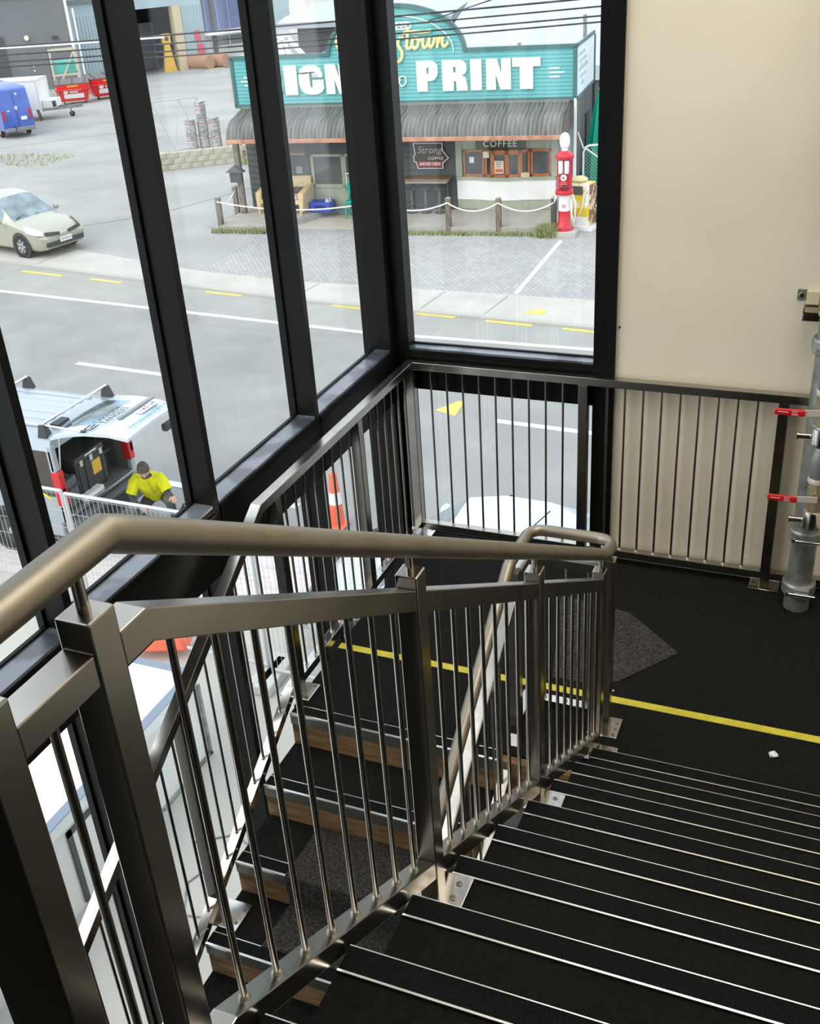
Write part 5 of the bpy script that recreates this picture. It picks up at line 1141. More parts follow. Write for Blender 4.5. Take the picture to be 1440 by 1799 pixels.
    for k, w in enumerate(((.0, .25), (.0, .34), (.0, .25))): MB().box(-6.95 - w[1], v - .03, zz(-.10 - .10*k) - .018, -6.95, v - .02, zz(-.10 - .10*k) + .018).build('speed_line', WHITEP, t, smooth=False)
    # return panel on the right side, white with faint lettering
    MB().box(UR + .0, v, zb + .0, UR + .03, 5.0, zt).build('side_panel', mat('side_white', rgb(226, 236, 238), .6, 0, rgb(214, 226, 230), 2), t, smooth=False)
    MB().box(UR, v, zt - .03, UR + .05, 5.02, zt + .05).box(UR, v, zb - .05, UR + .05, 5.02, zb + .02).box(UR, 4.97, zb, UR + .05, 5.03, zt).build('border_trim', TEALD, t, smooth=False)
    fg = mat('faded_print', rgb(176, 186, 186), .7)
    for i, (a, b, zc, hh) in enumerate(((.25, 1.4, .9, .10), (.3, 1.7, .74, .09), (.3, 1.9, .55, .14), (.5, 1.7, .38, .08), (.7, 1.2, .2, .09))): 
        n = 7
        for k in range(n): MB().box(UR + .03, v + lerp(a, b, (k + .1)/n), zb + zc, UR + .034, v + lerp(a, b, (k + .8)/n), zb + zc + hh * (.7 + .3*((k*7) % 3)/2)).build('side_print', fg, t, smooth=False)
    MB().box(UL, v + .05, zb, UL + .03, 4.9, zt).build('side_panel', MATS['side_white'], t, smooth=False)
shop_sign()

def awning():
    t = sthing('awning', 'curved corrugated iron awning over the shop deck, dark and streaked', 'awning', 0, 0)
    zt = zz(-.86); prof = []
    for i in range(4): f = i / 4; prof.append((1.85 - .62 * f, zt - .16 * f))
    for i in range(9):
        a = PI / 2 * i / 8; prof.append((1.23 - .62 * math.sin(a), zt - .16 - .50 * (1 - math.cos(a))))
    nrm = []
    for i in range(len(prof)):
        a = prof[max(i-1, 0)]; b = prof[min(i+1, len(prof)-1)]; d = Vector((b[0]-a[0], b[1]-a[1])).normalized(); nrm.append((d.y, -d.x))
    u0, u1 = -7.35, 1.46; sh = 10; w = (u1 - u0) / sh; per = 8; seg = 6
    vs = []; N = per * seg + 1
    for i, (v, z) in enumerate(prof):
        for k in range(N):
            c = .027 * math.cos(2 * PI * k / seg); vs.append((w * k / (N - 1), v + nrm[i][0] * c, z + nrm[i][1] * c))
    fs = [(i*N+k, i*N+k+1, (i+1)*N+k+1, (i+1)*N+k) for i in range(len(prof)-1) for k in range(N-1)]
    s0 = MB().add(vs, fs).build('roofing_sheet', IRON, t); s0.location = (u0, 0, 0)
    for i in range(1, sh): copyc(s0, t, loc=(u0 + w * i, 0, 0))
    MB().box(u0 - .03, .56, zt - .70, u1 + .03, .66, zt - .60).build('gutter', RUST, t, smooth=False, bevel=.012)
    for u in (u0 - .02, u1):
        MB().prism([(v, z - .01) for v, z in prof] + [(1.85, zt - .66)], lambda a, b, d: (d, a, b), u, u + .02).build('end_panel', mat('end_brown', rgb(112, 100, 94), .8), t, smooth=False)
    fl = MB().box(u0, 1.78, zt - .03, u1, 1.87, zt + .04).build('flashing', mat('flash_grey', rgb(132, 134, 130), .6), t, smooth=False)
    MB().box(u0, .66, zt - .70, u1, 1.85, zt - .67).build('soffit', mat('soffit_dark', rgb(70, 70, 68), .8), t, smooth=False)
awning()

def coffee_sign():
    t = sthing('coffee_sign', 'arrow shaped hanging sign reading Strong Coffee Served Here on the charcoal wall', 'sign', -2.2, 1.84, 1.54)
    P = [(-.42, .34), (.36, .34), (.36, .15), (.52, -.04), (.36, -.16), (.36, -.30), (-.32, -.30), (-.36, -.14), (-.42, -.12), (-.42, .02), (-.38, .06)]
    MB().prism(P, lambda a, b, d: (a, d, b), -.02, .03).build('sign_plate', mat('sign_brown', rgb(78, 66, 60), .6), t, smooth=False)
    MB().tube([(a, -.03, b) for a, b in P + [P[0]]], .017, 6).build('sign_border', WHITEP, t)
    MB().box(-.30, -.028, -.25, .33, -.02, -.13).build('red_band', mat('band_red', rgb(196, 64, 66), .6), t, smooth=False)
    text('sign_print', 'SERVED HERE', .095, WHITEP, t, (.01, -.032, -.19), (1, 0, 0), (0, 0, 1), .003, offset=.002)
    text('sign_print', 'COFFEE', .11, WHITEP, t, (.17, -.026, -.05), (1, 0, 0), (0, 0, 1), .003, space=1.1)
    text('sign_print', 'Strong', .25, mat('script_pink', rgb(206, 186, 176), .6), t, (.0, -.026, .16), (1, 0, 0), (0, 0, 1), .003, shear=.3)
coffee_sign()

def deck():
    t = sthing('deck', 'weathered grey timber deck across the front of the shop', 'deck', 0, 0)
    n = 14; w = 1.84 / n
    f = MB().box(-3.3, .0, DZ - .03, 1.42, w - .008, DZ).build('deck_board', DECK, t, smooth=False)
    for i in range(1, n): copyc(f, t, loc=(0, i * w, 0))
    MB().box(-3.3, -.04, 0.01, 1.42, .0, DZ).build('fascia_board', DECK, t, smooth=False)
    n2 = 12; q = None
    for i in range(n2):
        v0 = .0 + i * (1.9 / n2); u1 = -5.2 - .9 * (1 - i / n2) ** 1.6
        MB().box(-7.6, v0, DZ - .03, u1, v0 + 1.9/n2 - .008, DZ).build('deck_board', DECK, t, smooth=False)
    pts = [(-5.2 - .9 * (1 - i / 12) ** 1.6, i * 1.9 / 12) for i in range(13)]
    b = MB(); 
    for a, c in zip(pts[:-1], pts[1:]): b.bar((*a, DZ/2 + .005), (*c, DZ/2 + .005), .03, DZ - .01)
    b.build('curved_edge', DECK, t, smooth=False)
    MB().box(-7.6, -.04, 0.01, -6.1, .0, DZ - .03).build('fascia_board', DECK, t, smooth=False)
    MB().box(-6.1, .3, 0.0, -3.3, 1.9, .03).build('threshold', mat('sand_concrete', rgb(190, 182, 168), .9), t, smooth=False)
deck()
# bollards and ropes
pos = [(-7.58, .06, 'leftmost weathered timber bollard at the front corner of the shop deck'), (-7.68, 1.36, 'weathered timber bollard behind the leftmost one on the deck edge'), (-3.2, .06, 'weathered timber bollard hidden behind the corner post of the window'),
       (-1.28, .02, 'weathered timber bollard below the bar stools'), (0.0, .02, 'weathered timber bollard in front of the white servery base'), (1.36, .06, 'dark timber bollard beside the red petrol pump')]
for i, (u, v, lb) in enumerate(pos):
    t = sthing('rope_bollard', lb, 'bollard', u, v, DZ, group='bollards along the shop deck')
    MB().box(-.065, -.065, -.12, .065, .065, .70).build('bollard_post', POSTW if i < 5 else mat('post_charcoal', rgb(84, 82, 80), .85), t, smooth=False, bevel=.012)
    MB().prism([(-.065, 0), (.065, 0), (.0, .03)], lambda a, b, d: (a, d, .70 + b), -.065, .065).build('bollard_cap', mat('cap_grey', rgb(176, 168, 156), .9), t, smooth=False)
for a, b, lb in ((0, 1, 'white rope looping between the two leftmost bollards'), (0, 2, 'long white rope across the left part of the deck'), (2, 3, 'white rope in front of the bar stools'), (3, 4, 'white rope left half in front of the servery base'), (4, 5, 'white rope sagging to the dark bollard by the pump')):
    A = Vector(S(pos[a][0], pos[a][1] - (.0 if b == 1 else .07), DZ + .60)); B = Vector(S(pos[b][0], pos[b][1] - (.0 if b == 1 else .07), DZ + .60))
    tag(MB().tube(sag(A, B, .2 if b != 1 else .16, 12), .018, 8).build('bollard_rope', ROPE, None), lb, 'rope', 'ropes between the deck bollards')
tufts('grass_strip', lambda r: S(-7.75 + 1.9 * r.random(), -.12 - .16 * r.random())[:2], 700, .12, 'grass strip growing along the left front of the deck', 1, ZG + .01)
tufts('grass_strip', lambda r: S(-3.2 + 4.6 * r.random(), -.1 - .14 * r.random() ** 1.5)[:2], 1500, .09, 'thin grass strip along the fascia of the deck', 2, ZG + .01)
tufts('weed_clump', lambda r: S(1.22 + .28 * (r.random() + r.random() - 1) , -.22 + .3 * (r.random() - .5))[:2], 900, .26, 'clump of green weeds at the foot of the red petrol pump', 4, ZG + .01)

# ------- furniture on the deck
def wall_table():
    t = sthing('bar_table', 'long narrow timber bar table against the charcoal wall', 'table', -2.24, 1.62, DZ)
    MB().box(-.62, -.24, .82, .62, .26, .87).build('table_top', mat('table_oak', rgb(150, 122, 92), .6, 0, rgb(126, 98, 70), 4, stretch=(1, 6, 6)), t, smooth=False, bevel=.005)
    MB().box(-.56, -.18, .75, .56, .2, .82).build('table_frame', mat('frame_sage', rgb(176, 176, 158), .7), t, smooth=False)
    for x in (-.5, .5): MB().box(x - .03, .18, 0, x + .03, .24, .75).build('leg', DKBOARD, t, smooth=False)
wall_table()
for i, lb in enumerate(('left of the three dark pedestal stools under the bar table', 'middle of the three dark pedestal stools under the bar table', 'right of the three dark pedestal stools under the bar table')):
    t = sthing('bar_stool', lb, 'stool', -2.62 + .38 * i, 1.40, DZ, group='pedestal stools at the bar table')
    mm = mat('stool_grey', rgb(112, 118, 120), .5, .4)
    MB().lathe([(.10, .60), (.14, .62), (.14, .645), (.05, .66)], (0, 0, 0), 18).build('seat', mat('stool_seat', rgb(84, 86, 84), .6), t)
    MB().lathe([(.05, .03), (.038, .1), (.038, .6)], (0, 0, 0), 12).build('pedestal', mm, t); MB().lathe([(.15, 0), (.15, .02), (.04, .05)], (0, 0, 0), 18).build('base', mm, t)
    MB().tube([(.1*math.cos(a), .1*math.sin(a), .25) for a in [2*PI*k/12 for k in range(13)]], .01, 6).build('foot_ring', mm, t)
def sofa():
    t = sthing('wicker_sofa', 'pale wicker sofa on the deck by the shop door', 'sofa', -6.1, 1.45, DZ, math.radians(-6))
    MB().box(-.85, -.3, .25, .45, .35, .38).build('seat_base', WICKER, t, bevel=.03)
    MB().hexa([(-.85, .28, .3), (.47, .28, .3), (.47, .38, .3), (-.85, .38, .3), (-.88, .38, .84), (.50, .38, .90), (.50, .46, .90), (-.88, .46, .84)]).build('backrest', WICKER, t, bevel=.03)
    for x in (-.88, .42): MB().hexa([(x, -.34, .08), (x+.12, -.34, .08), (x+.12, .38, .1), (x, .38, .1), (x-.03, -.3, .56), (x+.15, -.3, .56), (x+.15, .4, .72), (x-.03, .4, .72)]).build('armrest', WICKER, t, bevel=.03)
    MB().box(-.72, -.28, .38, -.25, .26, .46).box(-.2, -.28, .38, .36, .26, .46).build('seat_cushion', mat('cushion_grey', rgb(196, 188, 176), .9), t, bevel=.03)
    MB().box(-.7, .16, .46, .38, .28, .62).build('back_cushion', mat('cushion_dark', rgb(96, 82, 76), .9), t, bevel=.03)
    for x in (-.82, .45):
        for y in (-.3, .34): MB().cyl((x, y, 0), (x, y, .12), .035).build('leg', WICKER, t)
sofa()
def crate():
    t = sthing('recycling_crate', 'blue plastic crate standing on the deck by the sage door', 'crate', -5.22, 1.55, DZ)
    b = MB(); b.box(-.3, -.2, 0, .3, .2, .03)
    for x in (-.3, .27): b.box(x, -.2, 0, x + .03, .2, .27)
    b.box(-.3, -.2, 0, .3, -.17, .10).box(-.3, -.2, .2, .3, -.17, .27).box(-.3, .17, 0, .3, .2, .27).box(-.3, -.2, .1, -.16, -.17, .2).box(.16, -.2, .1, .3, -.17, .2)
    b.build('crate_shell', BLUEPL, t, smooth=False)
    for i, (x, y, r) in enumerate(((-.14, -.02, .13), (.02, .06, .11))):
        crumple('plastic_bag', Vector(S(-5.22 + x, 1.55 + y, DZ + .12)), r * 1.25, WHITEP, ('left' if i == 0 else 'right') + ' white plastic bag stuffed in the blue crate', 11 + i, 1.0)
    bt = mat('clear_bottle', rgb(206, 214, 214), .15, spec=.8)
    for i, (x, y) in enumerate(((.13, .0), (.21, .07), (.2, -.09))):
        lb = ('front', 'rear', 'right')[i]
        tag(MB().lathe([(.04, 0), (.045, .02), (.045, .22), (.016, .29), (.016, .32)], S(-5.22 + x, 1.55 + y, DZ + .03), 12).build('plastic_bottle', bt, None), lb + ' clear plastic bottle standing in the blue crate', 'bottle', 'bottles in the blue crate')
crate()
def teal_chair():
    t = sthing('plastic_chair', 'teal plastic chair with round back in front of the shop window', 'chair', -4.3, 1.5, .03)
    MB().lathe([(.02, .4), (.21, .40), (.23, .43), (.2, .46), (.02, .44)], (0, 0, 0), 20).build('seat', TEALPL, t)
    MB().tube([(.2*math.cos(a), .18, .75 + .22*math.sin(a)) for a in [2*PI*k/20 for k in range(21)]], .03, 8).lathe([(.02, -.012), (.2, -.012), (.2, .012), (.02, .012)], (0, .18, .75), 20, 'y').build('backrest', TEALPL, t)
    for x in (-.16, .16):
        for y in (-.15, .17): MB().cyl((x*1.2, y*1.2, 0), (x, y, .75 if y > 0 else .42), .022).build('leg', TEALPL, t)
teal_chair()
for i, (du, c, lb) in enumerate(((-3.98, WHITEP, 'white board leaning in the shop window beside the teal chair'), (-3.86, mat('board_aqua', rgb(150, 200, 204), .5), 'pale aqua board leaning right of the white one'), (-3.72, WHITEP, 'second white board leaning by the window edge'))):
    t = sthing('leaning_board', lb, 'board', du, 1.74, .03)
    MB().prism([(-.05, 0), (.05, 0), (.065, .3), (.03, .58), (0, .62), (-.03, .58), (-.065, .3)], lambda a, b, d: (a + b*-.06, d + b*.16, b), -.012, .012).build('board_shell', c, t, smooth=False)
    MB().bar((0, -.014, .02), (-.036, .083, .6), .008, .004, up=(0, 1, 0)).build('stringer', BLKPL, t, smooth=False)
for lb, u, z, w, h, m in (('framed picture of pale figures in the shop window', -4.42, .82, .28, .34, mat('picture', rgb(196, 176, 160), .6, 0, rgb(110, 80, 70), 12, 3)), ('small pale card in the shop window', -3.98, .76, .2, .2, mat('card', rgb(224, 204, 176), .7))):
    t = sthing('window_picture', lb, 'picture', u, 1.80, .03 + z - .05)
    MB().box(-w/2, -.012, 0, w/2, .012, h).build('picture_frame', WHITEP, t, smooth=False); MB().box(-w/2 + .025, -.016, .025, w/2 - .025, -.012, h - .025).build('print', m, t, smooth=False)

# ------- petrol pumps
def red_pump():
    t = sthing('petrol_pump', 'tall vintage red and white petrol pump with white globe in front of the shop', 'petrol pump', 1.63, -.02, .012)
    MB().box(-.33, -.30, 0, .33, .30, .14).build('plinth', mat('plinth_concrete', rgb(186, 182, 172), .9), t, smooth=False, bevel=.01)
    MB().lathe([(.24, .14), (.24, .2), (.2, .26), (.155, .34), (.15, .64)], (0, 0, 0), 8).build('pump_base', PUMPRED, t)
    wp = MB().lathe([(.15, .64), (.145, 1.02), (.155, 1.04)], (0, 0, 0), 8).build('pump_column', WHITEP, t)
    MB().box(-.045, -.155, .74, .05, -.135, .82).build('column_emblem', mat('emblem_pink', rgb(222, 150, 150), .6), wp, smooth=False)
    MB().lathe([(.16, 1.04), (.225, 1.06), (.235, 1.12), (.225, 1.16), (.205, 1.17)], (0, 0, 0), 24).build('lower_collar', PUMPRED, t)
    MB().lathe([(.16, 1.16), (.16, 1.98)], (0, .02, 0), 24).build('cabinet_back', PUMPRED, t)
    for a in (40, 140, 220, 320): 
        x, y = .205*math.cos(math.radians(a)), .205*math.sin(math.radians(a)); MB().cyl((x, y, 1.16), (x, y, 1.96), .014, n=8).build('cabinet_post', PUMPRED, t)
    for x in (-.075, .075): MB().lathe([(.05, 1.60), (.06, 1.64), (.06, 1.88), (.05, 1.92)], (x, -.15, 0), 14).build('measuring_glass', mat('measuring_glass', rgb(222, 226, 226), .1, spec=.8), t)
    dl = MB().lathe([(.02, -.03), (.075, -.03), (.08, -.01), (.08, .0)], (0, -.16, 1.50), 20, 'y').build('dial', mat('dial_ivory', rgb(238, 232, 216), .5), t)
    MB().lathe([(.012, -.005), (.03, -.005), (.03, .0)], (0, -.19, 1.5), 14, 'y').build('dial_hub', mat('dial_grey', rgb(120, 118, 108), .5), dl)
    MB().box(-.09, -.165, 1.33, .09, -.155, 1.345).box(-.07, -.165, 1.38, .07, -.155, 1.392).box(-.08, -.165, 1.28, .08, -.155, 1.29).build('pump_print', mat('print_gold', rgb(226, 170, 150), .6), t, smooth=False)
    MB().lathe([(.03, -.012), (.10, -.008), (.10, .0)], (.02, -.155, 1.235), 20, 'y').build('lower_gauge', mat('gauge_maroon', rgb(110, 34, 40), .4), t)
    MB().lathe([(.205, 1.94), (.232, 1.96), (.235, 2.02), (.21, 2.05), (.14, 2.12), (.08, 2.14)], (0, 0, 0), 24).build('pump_crown', PUMPRED, t)
    MB().lathe([(.08, 2.13), (.085, 2.16), (.07, 2.18)], (0, 0, 0), 18).lathe([(.06, 2.17), (.10, 2.22), (.128, 2.32), (.128, 2.42), (.10, 2.52), (.05, 2.57), (.01, 2.58)], (0, 0, 0), 20).build('globe', mat('globe_white', rgb(240, 242, 242), .3), t)
    MB().tube([(-.16, .02, 1.05), (-.24, .0, .95), (-.25, -.02, .85), (-.2, -.02, .98)], .02, 8).build('pump_nozzle', WHITEP, t)
    MB().tube([(.2, -.05, 1.1), (.3, -.05, .8), (.27, -.1, .35), (.2, -.1, .5), (.19, -.12, .95)], .018, 8).build('pump_hose', WHITEP, t)
red_pump()
D.objects['petrol_pump'].scale = (.95, .95, .93)
def second_pump():
    t = sthing('petrol_pump', 'short rusty petrol pump painted yellow, white and brown behind the red pump', 'petrol pump', 1.98, .62, .012, math.radians(-14))
    MB().box(-.30, -.24, 0, .34, .26, .10).build('plinth', WHITEP, t, smooth=False)
    MB().box(-.25, -.2, .10, .25, .2, 1.12).build('pump_body', mat('patch_paint', rgb(230, 206, 70), .6, 0, rgb(238, 234, 220), 3.2, 2, (.47, .53)), t, smooth=False, bevel=.02)
    MB().box(.245, -.19, .12, .262, .19, 1.1).build('side_panel', mat('patch_brown', rgb(140, 104, 78), .7, 0, rgb(222, 200, 170), 4, 3, (.48, .54)), t, smooth=False)
    MB().box(-.2, -.215, .1, .2, -.2, .34).build('kick_panel', WHITEP, t, smooth=False)
    MB().box(-.14, -.22, .34, .2, -.2, .55).build('yellow_panel', mat('panel_yellow', rgb(226, 196, 60), .6), t, smooth=False)
    MB().box(-.18, -.22, .86, .08, -.2, 1.06).build('meter_window', mat('meter_grey', rgb(90, 88, 84), .4), t, smooth=False)
    MB().tube([(.2, -.22, 1.0), (.14, -.26, .9), (.1, -.26, .6), (-.05, -.26, .2), (-.12, -.24, .5)], .02, 8).build('pump_hose', WHITEP, t)
    MB().lathe([(.12, 1.12), (.2, 1.17), (.2, 1.2), (.13, 1.25), (.03, 1.27)], (-.08, 0, 0), 18).build('pump_top', mat('top_khaki', rgb(214, 206, 150), .6), t)
second_pump()
def bicycle():
    t = sthing('bicycle', 'small bicycle leaning by the fence beyond the petrol pumps', 'bicycle', 2.12, 1.5, .012, math.radians(35))
    for x in (-.38, .38):
        w = MB().tube([(x + .24*math.cos(a), 0, .25 + .24*math.sin(a)) for a in [2*PI*k/24 for k in range(25)]], .018, 6).build('tyre', mat('tyre_tan', rgb(176, 170, 150), .8), t)
        b = MB()
        for k in range(8): a = PI*k/8; b.cyl((x - .23*math.cos(a), 0, .25 - .23*math.sin(a)), (x + .23*math.cos(a), 0, .25 + .23*math.sin(a)), .004, n=5)
        b.build('spokes', GALV, w)
    fr = [(-.38, .25), (-.1, .27), (-.2, .6), (.3, .62), (-.1, .27)]
    MB().tube([(a, 0, b) for a, b in [(-.38, .25), (-.2, .58), (.28, .60)]], .014, 6).tube([(-.38, 0, .25), (-.08, 0, .26), (.28, 0, .55)], .014, 6).tube([(-.08, 0, .26), (-.22, 0, .68)], .014, 6).tube([(.38, 0, .25), (.27, 0, .62), (.25, 0, .74)], .014, 6).build('cycle_frame', mat('cycle_olive', rgb(150, 146, 110), .5), t)
    MB().tube([(.2, -.22, .76), (.27, -.1, .76), (.27, .1, .76), (.2, .22, .76)], .012, 6).build('handlebar', BLKPL, t); MB().box(-.32, -.05, .68, -.12, .05, .72).build('saddle', BLKPL, t, bevel=.015)
bicycle()
def side_gate():
    t = sthing('side_gate', 'white tubular chain-link gate beside the shop', 'gate', 1.75, 2.3, .012, math.radians(20))
    MB().tube([(0, 0, 0), (0, 0, 1.5), (.05, 0, 1.62), (.15, 0, 1.66), (1.9, 0, 1.66)], .028, 8).tube([(0, 0, .12), (1.9, 0, .12)], .025, 8).tube([(.05, 0, 1.6), (1.2, 0, .75), (1.9, 0, .25)], .022, 8).build('gate_frame', WHITEP, t)
    MB().cyl((0, 0, 1.6), (-.15, 0, 2.0), .02).build('barb_arm', WHITEP, t)
    b = MB(); p = .09
    k = -20
    while k * p < 1.9:
        for s in (1, -1):
            x0 = k * p; x1 = x0 + 1.5
            if s < 0: x0, x1 = x1, x0
            a0 = (min(max(x0, 0), 1.9)); a1 = min(max(x1, 0), 1.9)
            f0 = (a0 - x0) / (x1 - x0); f1 = (a1 - x0) / (x1 - x0)
            if abs(f1 - f0) > .01: b.bar((a0, 0, .12 + 1.5*f0), (a1, 0, .12 + 1.5*f1), .005, .005)
        k += 1
    tag(b.build('chain_link', MESHW, t, smooth=False), kind='stuff')
    MB().box(.86, -.04, .88, .96, .0, 1.0).build('red_tag', RED, t, smooth=False)
side_gate()
def parasol():
    t = sthing('folded_parasol', 'closed teal parasol standing behind the chain-link gate', 'parasol', 2.0, 3.4, .012)
    MB().cyl((0, 0, 0), (0, 0, 2.9), .03).build('pole', WHITEP, t)
    b = MB(); n = 16; vs = []
    prof = [(.03, 2.85), (.12, 2.5), (.34, 1.2), (.40, .5)]
    for r, z in prof:
        for j in range(n): rr = r * (1.15 if j % 2 else .8); a = 2*PI*j/n; vs.append((rr*math.cos(a), rr*math.sin(a), z))
    b.add(vs, [(i*n+j, i*n+(j+1) % n, (i+1)*n+(j+1) % n, (i+1)*n+j) for i in range(3) for j in range(n)]); b.build('canopy', mat('parasol_teal', rgb(0, 160, 130), .7), t)
    MB().lathe([(.25, 0), (.25, .08), (.05, .1)], (0, 0, 0), 16).build('parasol_base', BLKPL, t)
parasol()
def flax():
    t = sthing('flax_plant', 'spiky dusty green plant behind the short petrol pump', 'plant', 2.4, .95, .012)
    MB().lathe([(.12, 0), (.17, .3), (.15, .3)], (0, 0, 0), 14).build('plant_pot', TERRA, t)
    rnd = random.Random(5); b = MB()
    for i in range(60):
        a = rnd.random()*2*PI; l = .5 + .5*rnd.random(); o = .15 + .35*rnd.random(); d = Vector((math.cos(a), math.sin(a), 0)); s = Vector((-d.y, d.x, 0)) * .014
        p0 = Vector((0, 0, .28)); p1 = p0 + d*o*.5 + Vector((0, 0, l*.7)); p2 = p0 + d*o*1.2 + Vector((0, 0, l*.8))
        b.add([p0 - s, p0 + s, p1 + s, p1 - s, p2], [(0, 1, 2, 3), (3, 2, 4)])
    tag(b.build('leaves', mat('dusty_leaf', rgb(176, 178, 140), .8, 0, rgb(130, 136, 96), 9), t, smooth=False), kind='stuff')
flax()
# ================================================================== YARD BEHIND, LEFT
def keg_one():
    t = thing('beer_keg', 'keg', 'keg', (0, 0, 0))
    MB().lathe([(.10, 0), (.19, .0), (.2, .02), (.2, .07), (.17, .09), (.2, .12), (.2, .2), (.207, .21), (.2, .22), (.2, .36), (.207, .37), (.2, .38), (.2, .46), (.17, .49), (.2, .51), (.2, .57), (.185, .57)], (0, 0, 0), 20).build('keg_shell', KEG, t)
    MB().lathe([(.2025, .40), (.2035, .402), (.2035, .44), (.2025, .442)], (0, 0, 0), 20).build('keg_band', mat('keg_band', rgb(170, 128, 118), .5), t)
    return t
kegs = [(-21.15, 29.68, 0, 'lower keg of the left stack by the fence'), (-20.83, 30.0, 0, 'bottom keg of the tall middle stack'), (-20.83, 30.0, 1, 'middle keg of the tall stack'), (-20.83, 30.0, 2, 'topmost keg of the tall stack'), (-20.42, 30.15, 0, 'lower keg of the stack right of the tall one'), (-20.42, 30.15, 1, 'upper keg of the stack right of the tall one'), (-19.95, 30.45, 0, 'single keg nearest to the awning'), (-21.15, 29.68, 1, 'upper keg of the left stack by the fence')]
k0 = keg_one()
for i, (x, y, n, lb) in enumerate(kegs):
    p = (x, y, ZG + .02 + n * .575)
    if i == 0: k0.location = p; k0['label'] = lb; k0['group'] = 'steel kegs stacked behind the block wall'
    else: dup(k0, p, i * .7, lb)
def block_wall():
    t = thing('retaining_wall', 'low mossy concrete block wall below the keg stacks', 'wall', (-20.5, 26.3, ZG + .01), math.atan2(1.72, 2.4))
    f = None; w, h = .40, .19
    for r in range(3):
        for i in range(8):
            x = i * w - (.2 if r % 2 else 0)
            if f is None: f = MB().box(.006, 0, .006, w - .006, .22, h - .004).build('block', BLOCKW, t, smooth=False, bevel=.012)
            else: copyc(f, t, loc=(x, random.uniform(-.012, .012), r * h))
    MB().box(-.2, .02, 0, 3.0, .2, .56).build('mortar_core', mat('mortar', rgb(170, 164, 148), .95), t, smooth=False)
    for r in range(3):
        for i in range(6): copyc(f, t, loc=(3.0 + i * w * .35, .05 + i * w * .93, r * h), rot=(0, 0, math.radians(69)))
block_wall()
tufts('grass_strip', lambda r: (-17.95 + .9 * r.random(), 27.6 + .5 * r.random()), 260, .28, 'tuft of grass at the right end of the block wall', 21, ZG + .01)
tufts('grass_verge', lambda r: (-29.6 + 3.4 * r.random() + .5, 26.6 + 2.2 * r.random()), 500, .08, 'patchy grass verge in front of the blue van', 22, ZG + .016)
def yard_gate():
    t = thing('yard_gate', 'open galvanised pipe frame gate of wire mesh left of the kegs', 'gate', (-21.05, 30.2, ZG + .02), math.radians(232))
    MB().tube([(0, 0, 0), (0, 0, 1.75), (.1, 0, 1.85), (2.4, 0, 1.85), (2.4, 0, .05)], .026, 8).tube([(0, 0, .1), (2.4, 0, .1)], .022, 8).build('gate_frame', MESHW, t)
    for a, b in (((.0, .1), (.7, 1.85)), ((.7, 1.85), (1.1, .1)), ((1.1, .1), (1.7, 1.85)), ((1.7, 1.85), (2.4, .1))): MB().cyl((a[0], 0, a[1]), (b[0], 0, b[1]), .014, n=6).build('gate_brace', MESHW, t)
yard_gate()
def mesh_fence_end():
    t = thing('fence_end', 'end of a galvanised mesh fence at the far left edge', 'fence', (-28.6, 26.3, ZG + .02), math.radians(200))
    MB().tube([(0, 0, 0), (0, 0, 1.9)], .04, 8).tube([(0, 0, 1.85), (3, 0, 1.85)], .03, 8).tube([(0, 0, 1.2), (.5, 0, 0)], .03, 8).build('fence_frame', mat('fence_cream', rgb(206, 200, 188), .7), t)
    b = MB()
    for k in range(24): b.bar((k*.12, 0, .1), (k*.12, 0, 1.85), .008, .008)
    for k in range(14): b.bar((0, 0, .1 + k*.13), (3, 0, .1 + k*.13), .008, .008)
    tag(b.build('wire_mesh', MESHW, t, smooth=False), kind='stuff')
mesh_fence_end()
def timber_frame(loc, rz, label):
    t = thing('timber_crate_frame', label, 'crate', loc, rz)
    b = MB()
    for x in (0, 1.3):
        for y in (0, 1.0): MB().box(x - .05, y - .05, 0, x + .05, y + .05, 2.3).build('upright', mat('pale_timber', rgb(206, 196, 170), .8), t, smooth=False)
    for z in (.1, 1.1, 2.25): MB().box(-.05, -.06, z - .05, 1.35, 0, z + .05).box(-.05, 1.0, z - .05, 1.35, 1.06, z + .05).box(-.06, -.05, z - .05, 0, 1.05, z + .05).box(1.3, -.05, z - .05, 1.36, 1.05, z + .05).build('crosspiece', MATS['pale_timber'], t, smooth=False)
    MB().bar((0, -.06, .2), (1.2, -.06, 2.2), .06, .08).build('brace', MATS['pale_timber'], t, smooth=False)
    MB().box(.1, .1, 1.15, 1.2, .9, 1.75).build('teal_load', mat('load_teal', rgb(90, 190, 176), .6), t, smooth=False, bevel=.03)
    MB().box(.05, .05, .15, 1.2, .95, .8).build('dark_load', mat('load_olive', rgb(130, 134, 112), .8), t, smooth=False, bevel=.05)
timber_frame((-38.0, 43.0, ZG + .015), math.radians(40), 'pale timber frame holding teal goods behind the red bins')

